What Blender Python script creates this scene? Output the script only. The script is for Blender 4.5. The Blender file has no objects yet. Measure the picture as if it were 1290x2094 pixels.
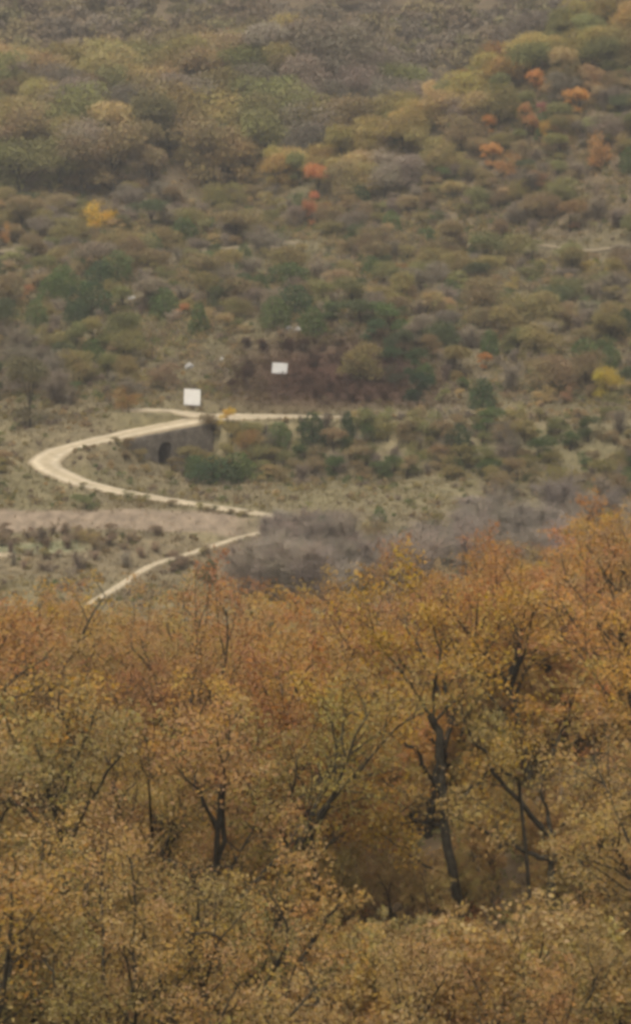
import bpy, math, random
import numpy as np
from mathutils import Vector

random.seed(7)
RS = np.random.RandomState(11)
SC = bpy.context.scene
COL = SC.collection

# ------------------------------------------------------------------ camera
CAMZ = 70.0
PITCH = -13.0
HFOV = 12.0
cam_d = bpy.data.cameras.new('camera')
cam_d.sensor_fit = 'HORIZONTAL'
cam_d.angle = math.radians(HFOV)
cam_d.clip_start = 0.5
cam_d.clip_end = 6000
cam = bpy.data.objects.new('camera', cam_d)
cam.location = (0, 0, CAMZ)
cam.rotation_euler = (math.radians(90 + PITCH), 0, 0)
COL.objects.link(cam)
SC.camera = cam

# ------------------------------------------------------------------ sky and sun (overcast)
SUN_EL, SUN_AZ = 58.0, 200.0       # azimuth clockwise from +Y: light comes from behind the viewer
world = bpy.data.worlds.new('World')
SC.world = world
world.use_nodes = True
wn = world.node_tree
wn.nodes.clear()
sky = wn.nodes.new('ShaderNodeTexSky')
sky.sky_type = 'NISHITA'
sky.sun_disc = False
sky.sun_elevation = math.radians(SUN_EL)
sky.sun_rotation = math.radians(SUN_AZ)
sky.air_density = 1.0
sky.dust_density = 6.0
sky.ozone_density = 1.0
hs = wn.nodes.new('ShaderNodeHueSaturation')
hs.inputs['Saturation'].default_value = 0.10
bg = wn.nodes.new('ShaderNodeBackground')
bg.inputs['Strength'].default_value = 0.10
wo = wn.nodes.new('ShaderNodeOutputWorld')
wn.links.new(sky.outputs[0], hs.inputs['Color'])
wn.links.new(hs.outputs[0], bg.inputs['Color'])
wn.links.new(bg.outputs[0], wo.inputs['Surface'])

sun_d = bpy.data.lights.new('sun', 'SUN')
sun_d.energy = 1.5
sun_d.angle = math.radians(25)
sun_d.color = (1.0, 0.92, 0.80)
sun = bpy.data.objects.new('sun', sun_d)
a, e = math.radians(SUN_AZ), math.radians(SUN_EL)
sdir = Vector((math.sin(a) * math.cos(e), math.cos(a) * math.cos(e), math.sin(e)))
sun.rotation_euler = sdir.to_track_quat('Z', 'Y').to_euler()
sun.location = (0, 0, 200)
COL.objects.link(sun)

# ------------------------------------------------------------------ exposure, render settings
vs = SC.view_settings
vs.view_transform = 'Standard'
vs.look = 'None'
vs.gamma = 1.0
vs.use_curve_mapping = False
vs.exposure = 0.44
SC.render.engine = 'CYCLES'
SC.cycles.pixel_filter_type = 'BLACKMAN_HARRIS'
SC.cycles.filter_width = 3.7
SC.cycles.use_adaptive_sampling = True
SC.cycles.adaptive_threshold = 0.025
SC.cycles.max_bounces = 4
SC.cycles.diffuse_bounces = 3
SC.cycles.glossy_bounces = 1
SC.cycles.transmission_bounces = 3
SC.cycles.volume_bounces = 0
SC.cycles.transparent_max_bounces = 4
SC.cycles.use_denoising = True

# ------------------------------------------------------------------ picture <-> world helpers
F = 645.0 / math.tan(math.radians(HFOV / 2))
_p = math.radians(PITCH)

def ray(px, py):
    dx, dy = (px - 645.0) / F, -(py - 1047.0) / F
    return (dx, math.cos(_p) - dy * math.sin(_p), math.sin(_p) + dy * math.cos(_p))

def at_z(px, py, zrel):
    """point on the sight line at a height given relative to the camera"""
    d = ray(px, py)
    t = zrel / d[2]
    return (d[0] * t, d[1] * t, CAMZ + zrel)

def at_y(px, py, Y):
    d = ray(px, py)
    t = Y / d[1]
    return (d[0] * t, Y, CAMZ + d[2] * t)

def to_px(x, y, z):
    z = z - CAMZ
    fw = y * math.cos(_p) + z * math.sin(_p)
    up = -y * math.sin(_p) + z * math.cos(_p)
    return 645 + F * x / fw, 1047 - F * up / fw

# ------------------------------------------------------------------ noise
def _hash(ix, iy, s):
    h = (ix * 374761393 + iy * 668265263 + s * 1442695041) & 0x7fffffff
    h = ((h ^ (h >> 13)) * 1274126177) & 0x7fffffff
    return ((h ^ (h >> 16)) & 0xffff) / 65535.0

def vnoise(x, y, s=0):
    x = np.asarray(x, float); y = np.asarray(y, float)
    ix = np.floor(x).astype(np.int64); iy = np.floor(y).astype(np.int64)
    fx = x - ix; fy = y - iy
    fx = fx * fx * (3 - 2 * fx); fy = fy * fy * (3 - 2 * fy)
    a = _hash(ix, iy, s); b = _hash(ix + 1, iy, s); c = _hash(ix, iy + 1, s); d = _hash(ix + 1, iy + 1, s)
    return (a * (1 - fx) + b * fx) * (1 - fy) + (c * (1 - fx) + d * fx) * fy

def fbm(x, y, s=0, o=3):
    v = 0; am = 0.5; t = 0
    for k in range(o):
        v = v + am * vnoise(x * 2 ** k, y * 2 ** k, s + k); t += am; am *= 0.5
    return v / t

def sstep(e0, e1, x):
    t = np.clip((x - e0) / (e1 - e0), 0, 1)
    return t * t * (3 - 2 * t)

# ------------------------------------------------------------------ road course (world points from known heights)
def catmull(P, step=0.5):
    P = np.array(P, float)
    P = np.vstack([2 * P[0] - P[1], P, 2 * P[-1] - P[-2]])
    out = []
    for i in range(1, len(P) - 2):
        n = max(2, int(np.linalg.norm(P[i + 1][:2] - P[i][:2]) / step))
        for k in range(n):
            t = k / n
            a, b, c, d = P[i - 1], P[i], P[i + 1], P[i + 2]
            out.append(0.5 * ((2 * b) + (-a + c) * t + (2 * a - 5 * b + 4 * c - d) * t * t + (-a + 3 * b - 3 * c + d) * t ** 3))
    out.append(P[-2])
    return np.array(out)

# px, py, height below camera, width
road_px = [(720, 852, -62.15, .4), (650, 852, -62.2, 1.3), (560, 851, -62.3, 2.3), (440, 853, -62.4, 3.6),
           (370, 863, -62.6, 3.9), (270, 884, -63.0, 3.0), (172, 907, -63.5, 3.0), (120, 922, -63.95, 3.1), (97, 936, -64.2, 3.2), (95, 951, -64.5, 3.2),
           (122, 968, -64.8, 3.0), (180, 990, -65.1, 2.5), (290, 1013, -65.6, 1.9), (400, 1031, -65.9, 1.8), (510, 1047, -66.2, 1.6),
           (560, 1056, -66.5, 1.5), (580, 1071, -66.8, 1.4), (550, 1085, -67.0, 1.2), (480, 1102, -67.3, .85), (390, 1131, -67.6, .85),
           (310, 1156, -67.9, .85), (262, 1186, -68.1, .85), (205, 1222, -68.3, .85), (120, 1270, -68.6, 1.1)]
road_pts = []
for px, py, z, w in road_px:
    q = at_z(px, py, z)
    road_pts.append((q[0], q[1], z, w))
ROAD = catmull(road_pts)
spur_px = [(425, 851, -62.45, 2.8), (385, 846, -62.2, 2.4), (350, 840, -61.9, 2.0), (318, 838, -61.6, 1.8), (250, 838, -61.4, 1.6)]
SPUR = catmull([(*at_z(px, py, z)[:2], z, w) for px, py, z, w in spur_px])
# back leg as a function X -> Y, z
bl = np.array([(*at_z(1500, 862, -62.0)[:2], -62.0, 1)] + road_pts[:8])[::-1]
bl_x, bl_y, bl_z = bl[:, 0], bl[:, 1], bl[:, 2]

# ------------------------------------------------------------------ terrain height (relative to camera)
PROF_Y = [-400, -100, -9, -2, 8, 20, 40, 55, 70, 85, 110, 135, 180, 220, 250, 268, 285, 296, 320, 2500]
PROF_Z = [20, 4, -1.8, -2.0, -9, -15.5, -24, -29.3, -30.8, -32.6, -37.5, -44, -56, -63.5, -67.2, -68.2, -66.6, -66.5, -66.5, -66.5]
BACK_Y = [250, 296, 312, 322, 330, 345, 365, 400, 425, 434, 474, 490, 530, 570, 600, 640, 700, 900, 1300, 2500]
BACK_Z = [-64, -63, -62.3, -61.8, -61, -58.4, -57.2, -55.4, -53.8, -52.3, -41.0, -42.0, -46.5, -41, -34, -20, -8, 8, 25, 40]
_dy = np.arange(-400, 2500, 1.0)
def _smooth(Y, Z, w):
    v = np.interp(_dy, Y, Z); k = np.hanning(w + 2)[1:-1]; k /= k.sum()
    return np.convolve(np.pad(v, w, mode='edge'), k, 'same')[w:-w]
_front = _smooth(PROF_Y, PROF_Z, 11)
_back = _smooth(BACK_Y, BACK_Z, 9)

def height(X, Y):
    X = np.asarray(X, float); Y = np.asarray(Y, float)
    fr = np.interp(Y, _dy, _front)
    bk = np.interp(Y, _dy, _back)
    # the near slope stands higher to the right
    fr = fr + 4.2 * sstep(1, 13, X) * sstep(80, 98, Y) * (1 - sstep(125, 190, Y))
    fr = fr + 1.2 * sstep(-6, -16, X) * sstep(80, 98, Y) * (1 - sstep(125, 190, Y))
    # terrace above the lowest path, left
    fr = fr + 0.9 * sstep(-2, -12, X) * sstep(281.5, 283.5, Y) * (1 - sstep(288, 298, Y))
    # embankment carrying the upper leg of the road
    yb = np.interp(X, bl_x, bl_y) - 2.0
    wb = np.interp(X, [-60, -30, -25, -20, -13, -8, 60], [26, 22, 10, 4, 4, 8, 9])
    k = sstep(0, 1, (Y - (yb - wb)) / wb)
    base = fr * (1 - k) + bk * k
    # inner side of the bend rises to the left
    base = base + np.where(k < 1, (1 - k), 0) * 1.8 * sstep(-14, -25, X) * sstep(288, 300, Y)
    # mound with dark soil behind the boards
    base = base + 2.6 * np.exp(-(((X - 2) / 13) ** 2 + ((Y - 346) / 10) ** 2))
    base = base + 1.6 * np.exp(-(((X + 26) / 10) ** 2 + ((Y - 372) / 9) ** 2))
    # hill crest swells
    base = base + sstep(440, 475, Y) * (1 - sstep(520, 560, Y)) * (2.6 * np.exp(-((X + 2) / 13) ** 2) - 2.2 * np.exp(-((X + 40) / 16) ** 2) - 11.0 * sstep(2, 26, X))
    # ravine between hill and spur
    base = base - 2.0 * sstep(418, 436, Y) * (1 - sstep(470, 500, Y)) * np.exp(-((X + 14) / 5) ** 2)
    # spur coming down from the right
    cz = np.interp(X, [-60, -14, -4, 15, 30, 47, 80, 200, 2000], [-80, -60, -52.5, -43.2, -35.0, -27.5, -14, 20, 60])
    yc = 428 + 0.25 * np.clip(X, -20, 80)
    spur = cz - 0.50 * np.maximum(yc - Y, 0) - 0.42 * np.maximum(Y - yc - 4, 0)
    d = base - spur
    s = 1.6
    base = np.where(d > 6, base, np.where(d < -6, spur, np.maximum(base, spur) + s * np.log1p(np.exp(-np.abs(d) / s))))
    far = sstep(200, 320, Y)
    base = base + (fbm(X / 14, Y / 14, 3) - 0.5) * (0.8 + 1.0 * far) * sstep(20, 60, Y)
    base = base + (fbm(X / 3.2, Y / 3.2, 9) - 0.5) * 0.5 * far
    return base

def road_blend(X, Y, Z):
    """level the ground under the roads"""
    Xf, Yf, Zf = X.ravel(), Y.ravel(), Z.ravel().copy()
    idx = np.where((Xf > -45) & (Xf < 60) & (Yf > 240) & (Yf < 345))[0]
    dmin = np.full(len(Xf), 99.0)
    for R in (ROAD, SPUR):
        for c0 in range(0, len(idx), 6000):
            ii = idx[c0:c0 + 6000]
            d2 = (Xf[ii, None] - R[None, :, 0]) ** 2 + (Yf[ii, None] - R[None, :, 1]) ** 2
            j = d2.argmin(1)
            d = np.sqrt(d2[np.arange(len(ii)), j]) - R[j, 3] / 2
            k = 1 - sstep(0.35, 2.3, d)
            Zf[ii] = Zf[ii] * (1 - k) + (R[j, 2] - 0.10) * k
            dmin[ii] = np.minimum(dmin[ii], d)
    return Zf.reshape(Z.shape), dmin.reshape(Z.shape)

# frame of the culvert wall: along the front edge of the upper leg
def bl_at(X):
    return np.array([X, np.interp(X, bl_x, bl_y), np.interp(X, bl_x, bl_z)])
WA, WB = bl_at(-20.6), bl_at(-12.0)
W_L = float(np.linalg.norm((WB - WA)[:2]))
W_T = (WB - WA)[:2] / W_L                     # along, to the right
W_N = np.array([W_T[1], -W_T[0]])             # towards the valley
W_FRONT, W_BACK = 2.0, -1.7

def wall_cut(X, Y, Z):
    rx, ry = X - WA[0], Y - WA[1]
    al = rx * W_T[0] + ry * W_T[1]
    pr = rx * W_N[0] + ry * W_N[1]
    foot = np.interp(al, [0, 2.2, 4.0, W_L - 1, W_L], [-64.6, -65.9, -66.7, -66.8, -66.4])
    inside = (al > -0.2) & (al < W_L + 0.2) & (pr > W_BACK + 0.5) & (pr < W_FRONT + 3.5)
    k = np.where(inside, 1 - sstep(W_FRONT + 0.6, W_FRONT + 3.5, pr), 0)
    return np.where(inside & (Z > foot), Z * (1 - k) + foot * k, Z)

def axis(parts):
    out = []
    for a, b, s in parts:
        out.append(np.arange(a, b, s))
    return np.concatenate(out)
GX = axis([(-2000, -400, 200), (-400, -120, 20), (-120, -56, 3), (-56, 62, 0.5), (62, 120, 3), (120, 400, 20), (400, 2001, 200)])
GY = axis([(-400, -20, 20), (-20, 40, 4), (40, 140, 1.25), (140, 255, 2.5), (255, 325, 0.4), (325, 450, 1.0), (450, 660, 2.5), (660, 1000, 15), (1000, 2401, 100)])
MX, MY = np.meshgrid(GX, GY)
MZ = height(MX, MY)
MZ, RD = road_blend(MX, MY, MZ)
MZ = wall_cut(MX, MY, MZ)

def ground(x, y):
    """height of the finished ground mesh"""
    x = np.asarray(x, float); y = np.asarray(y, float)
    i = np.clip(np.searchsorted(GX, x) - 1, 0, len(GX) - 2); j = np.clip(np.searchsorted(GY, y) - 1, 0, len(GY) - 2)
    u = (x - GX[i]) / (GX[i + 1] - GX[i]); v = (y - GY[j]) / (GY[j + 1] - GY[j])
    z = (MZ[j, i] * (1 - u) + MZ[j, i + 1] * u) * (1 - v) + (MZ[j + 1, i] * (1 - u) + MZ[j + 1, i + 1] * u) * v
    return z + CAMZ

def road_dist(x, y):
    return min(float((np.hypot(R[:, 0] - x, R[:, 1] - y) - R[:, 3] / 2).min()) for R in (ROAD, SPUR))

def hit(px, py, y0=60.0):
    """where the sight line through a picture point first meets the ground beyond y0"""
    d = ray(px, py)
    ys = np.arange(y0, 800, 0.25)
    t = ys / d[1]
    below = (CAMZ + d[2] * t) < ground(d[0] * t, ys)
    if not below.any():
        return None
    Y = ys[below.argmax()]
    x = d[0] * Y / d[1]
    return float(x), float(Y), float(ground(x, Y))

# ------------------------------------------------------------------ materials
def mat_new(name):
    m = bpy.data.materials.new(name)
    m.use_nodes = True
    nt = m.node_tree
    nt.nodes.clear()
    out = nt.nodes.new('ShaderNodeOutputMaterial')
    return m, nt, out

def leaf_material(name, transl=0.3):
    m, nt, out = mat_new(name)
    N, L = nt.nodes, nt.links
    oi = N.new('ShaderNodeObjectInfo')
    at = N.new('ShaderNodeAttribute'); at.attribute_name = 'tint'
    sep = N.new('ShaderNodeSeparateColor')
    L.new(at.outputs['Color'], sep.inputs[0])
    hue = N.new('ShaderNodeMapRange'); hue.inputs['To Min'].default_value = 0.484; hue.inputs['To Max'].default_value = 0.528
    val = N.new('ShaderNodeMapRange'); val.inputs['To Min'].default_value = 0.74; val.inputs['To Max'].default_value = 1.20
    sat = N.new('ShaderNodeMapRange'); sat.inputs['To Min'].default_value = 1.10; sat.inputs['To Max'].default_value = 0.84
    L.new(sep.outputs[0], hue.inputs['Value']); L.new(sep.outputs[1], val.inputs['Value']); L.new(sep.outputs[2], sat.inputs['Value'])
    h = N.new('ShaderNodeHueSaturation')
    L.new(hue.outputs[0], h.inputs['Hue']); L.new(val.outputs[0], h.inputs['Value']); L.new(sat.outputs[0], h.inputs['Saturation'])
    L.new(oi.outputs['Color'], h.inputs['Color'])
    df = N.new('ShaderNodeBsdfDiffuse'); tr = N.new('ShaderNodeBsdfTranslucent'); mx = N.new('ShaderNodeMixShader')
    L.new(h.outputs[0], df.inputs[0]); L.new(h.outputs[0], tr.inputs[0])
    mx.inputs[0].default_value = transl
    L.new(df.outputs[0], mx.inputs[1]); L.new(tr.outputs[0], mx.inputs[2])
    L.new(mx.outputs[0], out.inputs['Surface'])
    return m

def noise_material(name, c1, c2, scale=4.0, bump=0.3, rough=0.9, detail=4.0):
    m, nt, out = mat_new(name)
    N, L = nt.nodes, nt.links
    tc = N.new('ShaderNodeTexCoord')
    nz = N.new('ShaderNodeTexNoise'); nz.inputs['Scale'].default_value = scale; nz.inputs['Detail'].default_value = detail
    L.new(tc.outputs['Object'], nz.inputs['Vector'])
    mp = N.new('ShaderNodeMapRange'); mp.inputs['From Min'].default_value = 0.3; mp.inputs['From Max'].default_value = 0.7
    L.new(nz.outputs['Fac'], mp.inputs['Value'])
    mx = N.new('ShaderNodeMixRGB'); mx.inputs[1].default_value = (*c1, 1); mx.inputs[2].default_value = (*c2, 1)
    L.new(mp.outputs[0], mx.inputs[0])
    b = N.new('ShaderNodeBsdfPrincipled'); b.inputs['Roughness'].default_value = rough
    b.inputs['Specular IOR Level'].default_value = 0.2
    bp = N.new('ShaderNodeBump'); bp.inputs['Strength'].default_value = bump; bp.inputs['Distance'].default_value = 0.05
    L.new(nz.outputs['Fac'], bp.inputs['Height']); L.new(bp.outputs[0], b.inputs['Normal'])
    L.new(mx.outputs[0], b.inputs['Base Color'])
    L.new(b.outputs[0], out.inputs['Surface'])
    return m

def ground_material(name='ground', lo=0.62, hi=1.4, sc=0.9):
    m, nt, out = mat_new(name)
    N, L = nt.nodes, nt.links
    at = N.new('ShaderNodeAttribute'); at.attribute_name = 'soil'
    tc = N.new('ShaderNodeTexCoord')
    n1 = N.new('ShaderNodeTexNoise'); n1.inputs['Scale'].default_value = sc; n1.inputs['Detail'].default_value = 6; n1.inputs['Roughness'].default_value = 0.65
    L.new(tc.outputs['Object'], n1.inputs['Vector'])
    mp = N.new('ShaderNodeMapRange'); mp.inputs['From Min'].default_value = 0.3; mp.inputs['From Max'].default_value = 0.7
    mp.inputs['To Min'].default_value = lo; mp.inputs['To Max'].default_value = hi
    L.new(n1.outputs['Fac'], mp.inputs['Value'])
    h = N.new('ShaderNodeHueSaturation'); L.new(at.outputs['Color'], h.inputs['Color']); L.new(mp.outputs[0], h.inputs['Value'])
    b = N.new('ShaderNodeBsdfPrincipled'); b.inputs['Roughness'].default_value = 0.95; b.inputs['Specular IOR Level'].default_value = 0.1
    bp = N.new('ShaderNodeBump'); bp.inputs['Strength'].default_value = 0.6; bp.inputs['Distance'].default_value = 0.15
    L.new(n1.outputs['Fac'], bp.inputs['Height']); L.new(bp.outputs[0], b.inputs['Normal'])
    L.new(h.outputs[0], b.inputs['Base Color']); L.new(b.outputs[0], out.inputs['Surface'])
    return m

def attr_material(name, attr, transl=0.2):
    m, nt, out = mat_new(name)
    N, L = nt.nodes, nt.links
    at = N.new('ShaderNodeAttribute'); at.attribute_name = attr
    df = N.new('ShaderNodeBsdfDiffuse'); tr = N.new('ShaderNodeBsdfTranslucent'); mx = N.new('ShaderNodeMixShader')
    mx.inputs[0].default_value = transl
    L.new(at.outputs['Color'], df.inputs[0]); L.new(at.outputs['Color'], tr.inputs[0])
    L.new(df.outputs[0], mx.inputs[1]); L.new(tr.outputs[0], mx.inputs[2])
    L.new(mx.outputs[0], out.inputs['Surface'])
    return m

M_LEAF = leaf_material('leaf')
M_TWIG = leaf_material('twig', 0.0)
M_BARK = noise_material('bark', (0.022, 0.018, 0.011), (0.055, 0.046, 0.030), 6.0, 0.6)
M_GROUND = ground_material()
M_ROAD = ground_material('road_gravel', .8, 1.2, 1.4)
M_STONE = noise_material('wall_stone', (0.09, 0.074, 0.055), (0.185, 0.155, 0.118), 1.3, 0.5)
M_ROCK = noise_material('rock', (0.28, 0.26, 0.23), (0.46, 0.43, 0.38), 2.5, 0.6)
M_PANEL = noise_material('white_panel', (0.70, 0.675, 0.62), (0.80, 0.78, 0.73), 1.6, 0.02, 0.6)
M_POST = noise_material('post_wood', (0.12, 0.09, 0.06), (0.2, 0.16, 0.11), 8.0, 0.3)
M_BLADE = attr_material('dry_grass', 'soil')

# ------------------------------------------------------------------ mesh helpers
def mesh_np(name, V, Fq, mat, attr=None, attr_name='tint', smooth=False):
    """V (n,3), Fq (m,k) faces all of k corners"""
    V = np.asarray(V, np.float32); Fq = np.asarray(Fq, np.int32)
    me = bpy.data.meshes.new(name)
    me.vertices.add(len(V)); me.vertices.foreach_set('co', V.ravel())
    k = Fq.shape[1]
    me.loops.add(Fq.size); me.loops.foreach_set('vertex_index', Fq.ravel())
    me.polygons.add(len(Fq)); me.polygons.foreach_set('loop_start', np.arange(0, Fq.size, k, dtype=np.int32))
    me.polygons.foreach_set('loop_total', np.full(len(Fq), k, np.int32))
    if smooth:
        me.polygons.foreach_set('use_smooth', np.ones(len(Fq), bool))
    if attr is not None:
        A = me.attributes.new(attr_name, 'FLOAT_COLOR', 'POINT')
        A.data.foreach_set('color', np.hstack([attr, np.ones((len(attr), 1))]).astype(np.float32).ravel())
    me.update(calc_edges=True)
    me.validate()
    if mat:
        me.materials.append(mat)
    return me

def link(name, me, parent=None, loc=None):
    o = bpy.data.objects.new(name, me)
    COL.objects.link(o)
    if parent is not None:
        o.parent = parent
    if loc is not None:
        o.location = loc
    return o

def tag(o, label=None, cat=None, group=None, kind=None):
    if label: o['label'] = label
    if cat: o['category'] = cat
    if group: o['group'] = group
    if kind: o['kind'] = kind
    return o

# ------------------------------------------------------------------ ground colours (what grows or lies there)
_m0, _m1 = hit(690, 695, 290), hit(690, 832, 290)
MOUND = (_m0[0], (_m0[1] + _m1[1]) / 2, (_m0[1] - _m1[1]) / 2 + 1.5)
print('mound', MOUND)
def soil(X, Y):
    X = np.asarray(X, float); Y = np.asarray(Y, float)
    n1 = fbm(X / 9, Y / 9, 21)[..., None]; n2 = fbm(X / 3, Y / 5, 33)[..., None]
    brown = np.array([0.185, 0.148, 0.083]); olive = np.array([0.18, 0.15, 0.078]); tan = np.array([0.26, 0.21, 0.115])
    c = brown * (1 - sstep(0.35, 0.65, n1)) + olive * sstep(0.35, 0.65, n1)
    c = c * (1 - 0.55 * sstep(0.52, 0.75, n2)) + tan * 0.55 * sstep(0.52, 0.75, n2)
    def put(c, k, col):
        k = np.clip(k, 0, 1)[..., None]
        return c * (1 - k) + np.array(col) * k
    c = c * (1 - .2 * sstep(312, 322, Y))[..., None]
    # near wood floor: leaf litter
    c = put(c, (1 - sstep(180, 240, Y)), (0.15, 0.105, 0.058))
    # pinkish fallow field
    c = put(c, sstep(-4, -9, X) * sstep(280.5, 281.5, Y) * (1 - sstep(284, 285, Y)), (0.25, 0.19, 0.13))
    c = put(c, sstep(-4, -9, X) * sstep(266, 270, Y) * (1 - sstep(278.5, 279.5, Y)) * .8, (0.20, 0.155, 0.09))
    c = put(c, sstep(-20, -24, X) * sstep(274, 275, Y) * (1 - sstep(277.5, 278.5, Y)), (0.24, 0.23, 0.13))
    # meadow below the embankment
    c = put(c, sstep(-4, 0, X) * sstep(286, 290, Y) * (1 - sstep(301, 304, Y)) * 0.8, (0.20, 0.165, 0.088))
    # dark earth on the mound face
    c = put(c, np.exp(-(((X - MOUND[0]) / 12.0) ** 4 + ((Y - MOUND[1]) / MOUND[2]) ** 4)) * 1.0, (0.068, 0.036, 0.025))
    # pale benches
    c = put(c, np.exp(-(((X - 15) / 12) ** 2 + ((Y - 404) / 7) ** 2)) * 0.9, (0.25, 0.22, 0.12))
    c = put(c, np.exp(-(((X + 28) / 14) ** 2 + ((Y - 396) / 3.5) ** 2)) * 0.8, (0.28, 0.235, 0.14))
    # wooded hills: litter
    c = put(c, np.maximum(sstep(426, 440, Y), sstep(10, 22, X) * sstep(392, 400, Y)) * 0.9, (0.15, 0.11, 0.065))
    return c

# ------------------------------------------------------------------ ground sheet
nv = MX.size
V = np.stack([MX.ravel(), MY.ravel(), MZ.ravel() + CAMZ], 1)
ny, nx = MX.shape
ii = np.arange(nv).reshape(ny, nx)
Q = np.stack([ii[:-1, :-1], ii[:-1, 1:], ii[1:, 1:], ii[1:, :-1]], -1).reshape(-1, 4)
g = link('ground', mesh_np('ground', V, Q, M_GROUND, soil(MX.ravel(), MY.ravel()), 'soil', True))
tag(g, kind='structure')

def ribbon(name, R, mat, lift=0.0, crown=0.03, rag=0.17):
    P = R[:, :2]
    T = np.gradient(P, axis=0); T /= np.linalg.norm(T, axis=1)[:, None]
    Nn = np.stack([-T[:, 1], T[:, 0]], 1)
    us = np.array([-1.12, -1, -0.6, -0.2, 0.2, 0.6, 1, 1.12])
    drop = np.array([-0.16, 0, crown * .6, crown, crown, crown * .6, 0, -0.16])
    V = []; C = []
    tone = np.full((8, 3), .3) if mat is not M_ROAD else np.array([(.24, .185, .11), (.36, .285, .18), (.58, .48, .33), (.46, .37, .24), (.46, .37, .24), (.58, .48, .33), (.36, .285, .18), (.24, .185, .11)])
    for i in range(len(R)):
        for k, u in enumerate(us):
            C.append(tone[k] * (.86 + .28 * vnoise(i * .22, k * .9, 31)))
            s = 1 + rag * (.6 * vnoise(i * 0.35, 5.0 + (7 if u > 0 else 0), 77) + .4 * vnoise(i * 0.9, 15.0 + (7 if u > 0 else 0), 79) - 0.5) * 2
            q = P[i] + Nn[i] * u * R[i, 3] / 2 * s
            V.append((q[0], q[1], CAMZ + R[i, 2] + drop[k] + lift))
    n, m = len(R), len(us)
    idx = np.arange(n * m).reshape(n, m)
    Q = np.stack([idx[:-1, :-1], idx[:-1, 1:], idx[1:, 1:], idx[1:, :-1]], -1).reshape(-1, 4)
    o = link(name, mesh_np(name, np.array(V), Q, mat, np.array(C), 'soil', True))
    return tag(o, kind='structure')
ribbon('road', ROAD, M_ROAD)
ribbon('side_road', SPUR, M_ROAD, lift=0.012)

# footpaths worn along the terraces
def drape(px_list, w, y0):
    P = []
    for px, py in px_list:
        h = hit(px, py, y0)
        P.append((h[0], h[1], h[2] - CAMZ, w))
    R = catmull(P, 0.6)
    R[:, 2] = ground(R[:, 0], R[:, 1]) - CAMZ + 0.10
    return R
FOOT = []
def screens_path(x, y):
    return any(bool(((np.abs(R[:, 0] - x) < 1.2) & (R[:, 1] - y > -1.2) & (R[:, 1] - y < 5)).any()) for R in FOOT)
M_PATH = noise_material('worn_path', (0.21, 0.165, 0.10), (0.29, 0.23, 0.145), 1.5, 0.2, 0.95)
for pl in ([(-60, 512), (60, 510), (140, 500), (230, 494), (300, 490)], [(330, 535), (400, 517), (470, 508), (560, 498), (620, 497)],
           [(960, 500), (1060, 500), (1160, 508), (1290, 500)]):
    FOOT.append(drape(pl, 1.3, 350))
    ribbon('footpath', FOOT[-1], M_PATH, 0.0, 0.02, 0.4)
tiny = catmull([(*at_z(px, py, -67.9)[:2], 0, 1.5) for px, py in [(-80, 1150), (0, 1146), (25, 1144)]], 0.6)
tiny[:, 2] = ground(tiny[:, 0], tiny[:, 1]) - CAMZ + 0.08
ribbon('footpath', tiny, M_ROAD)

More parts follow.
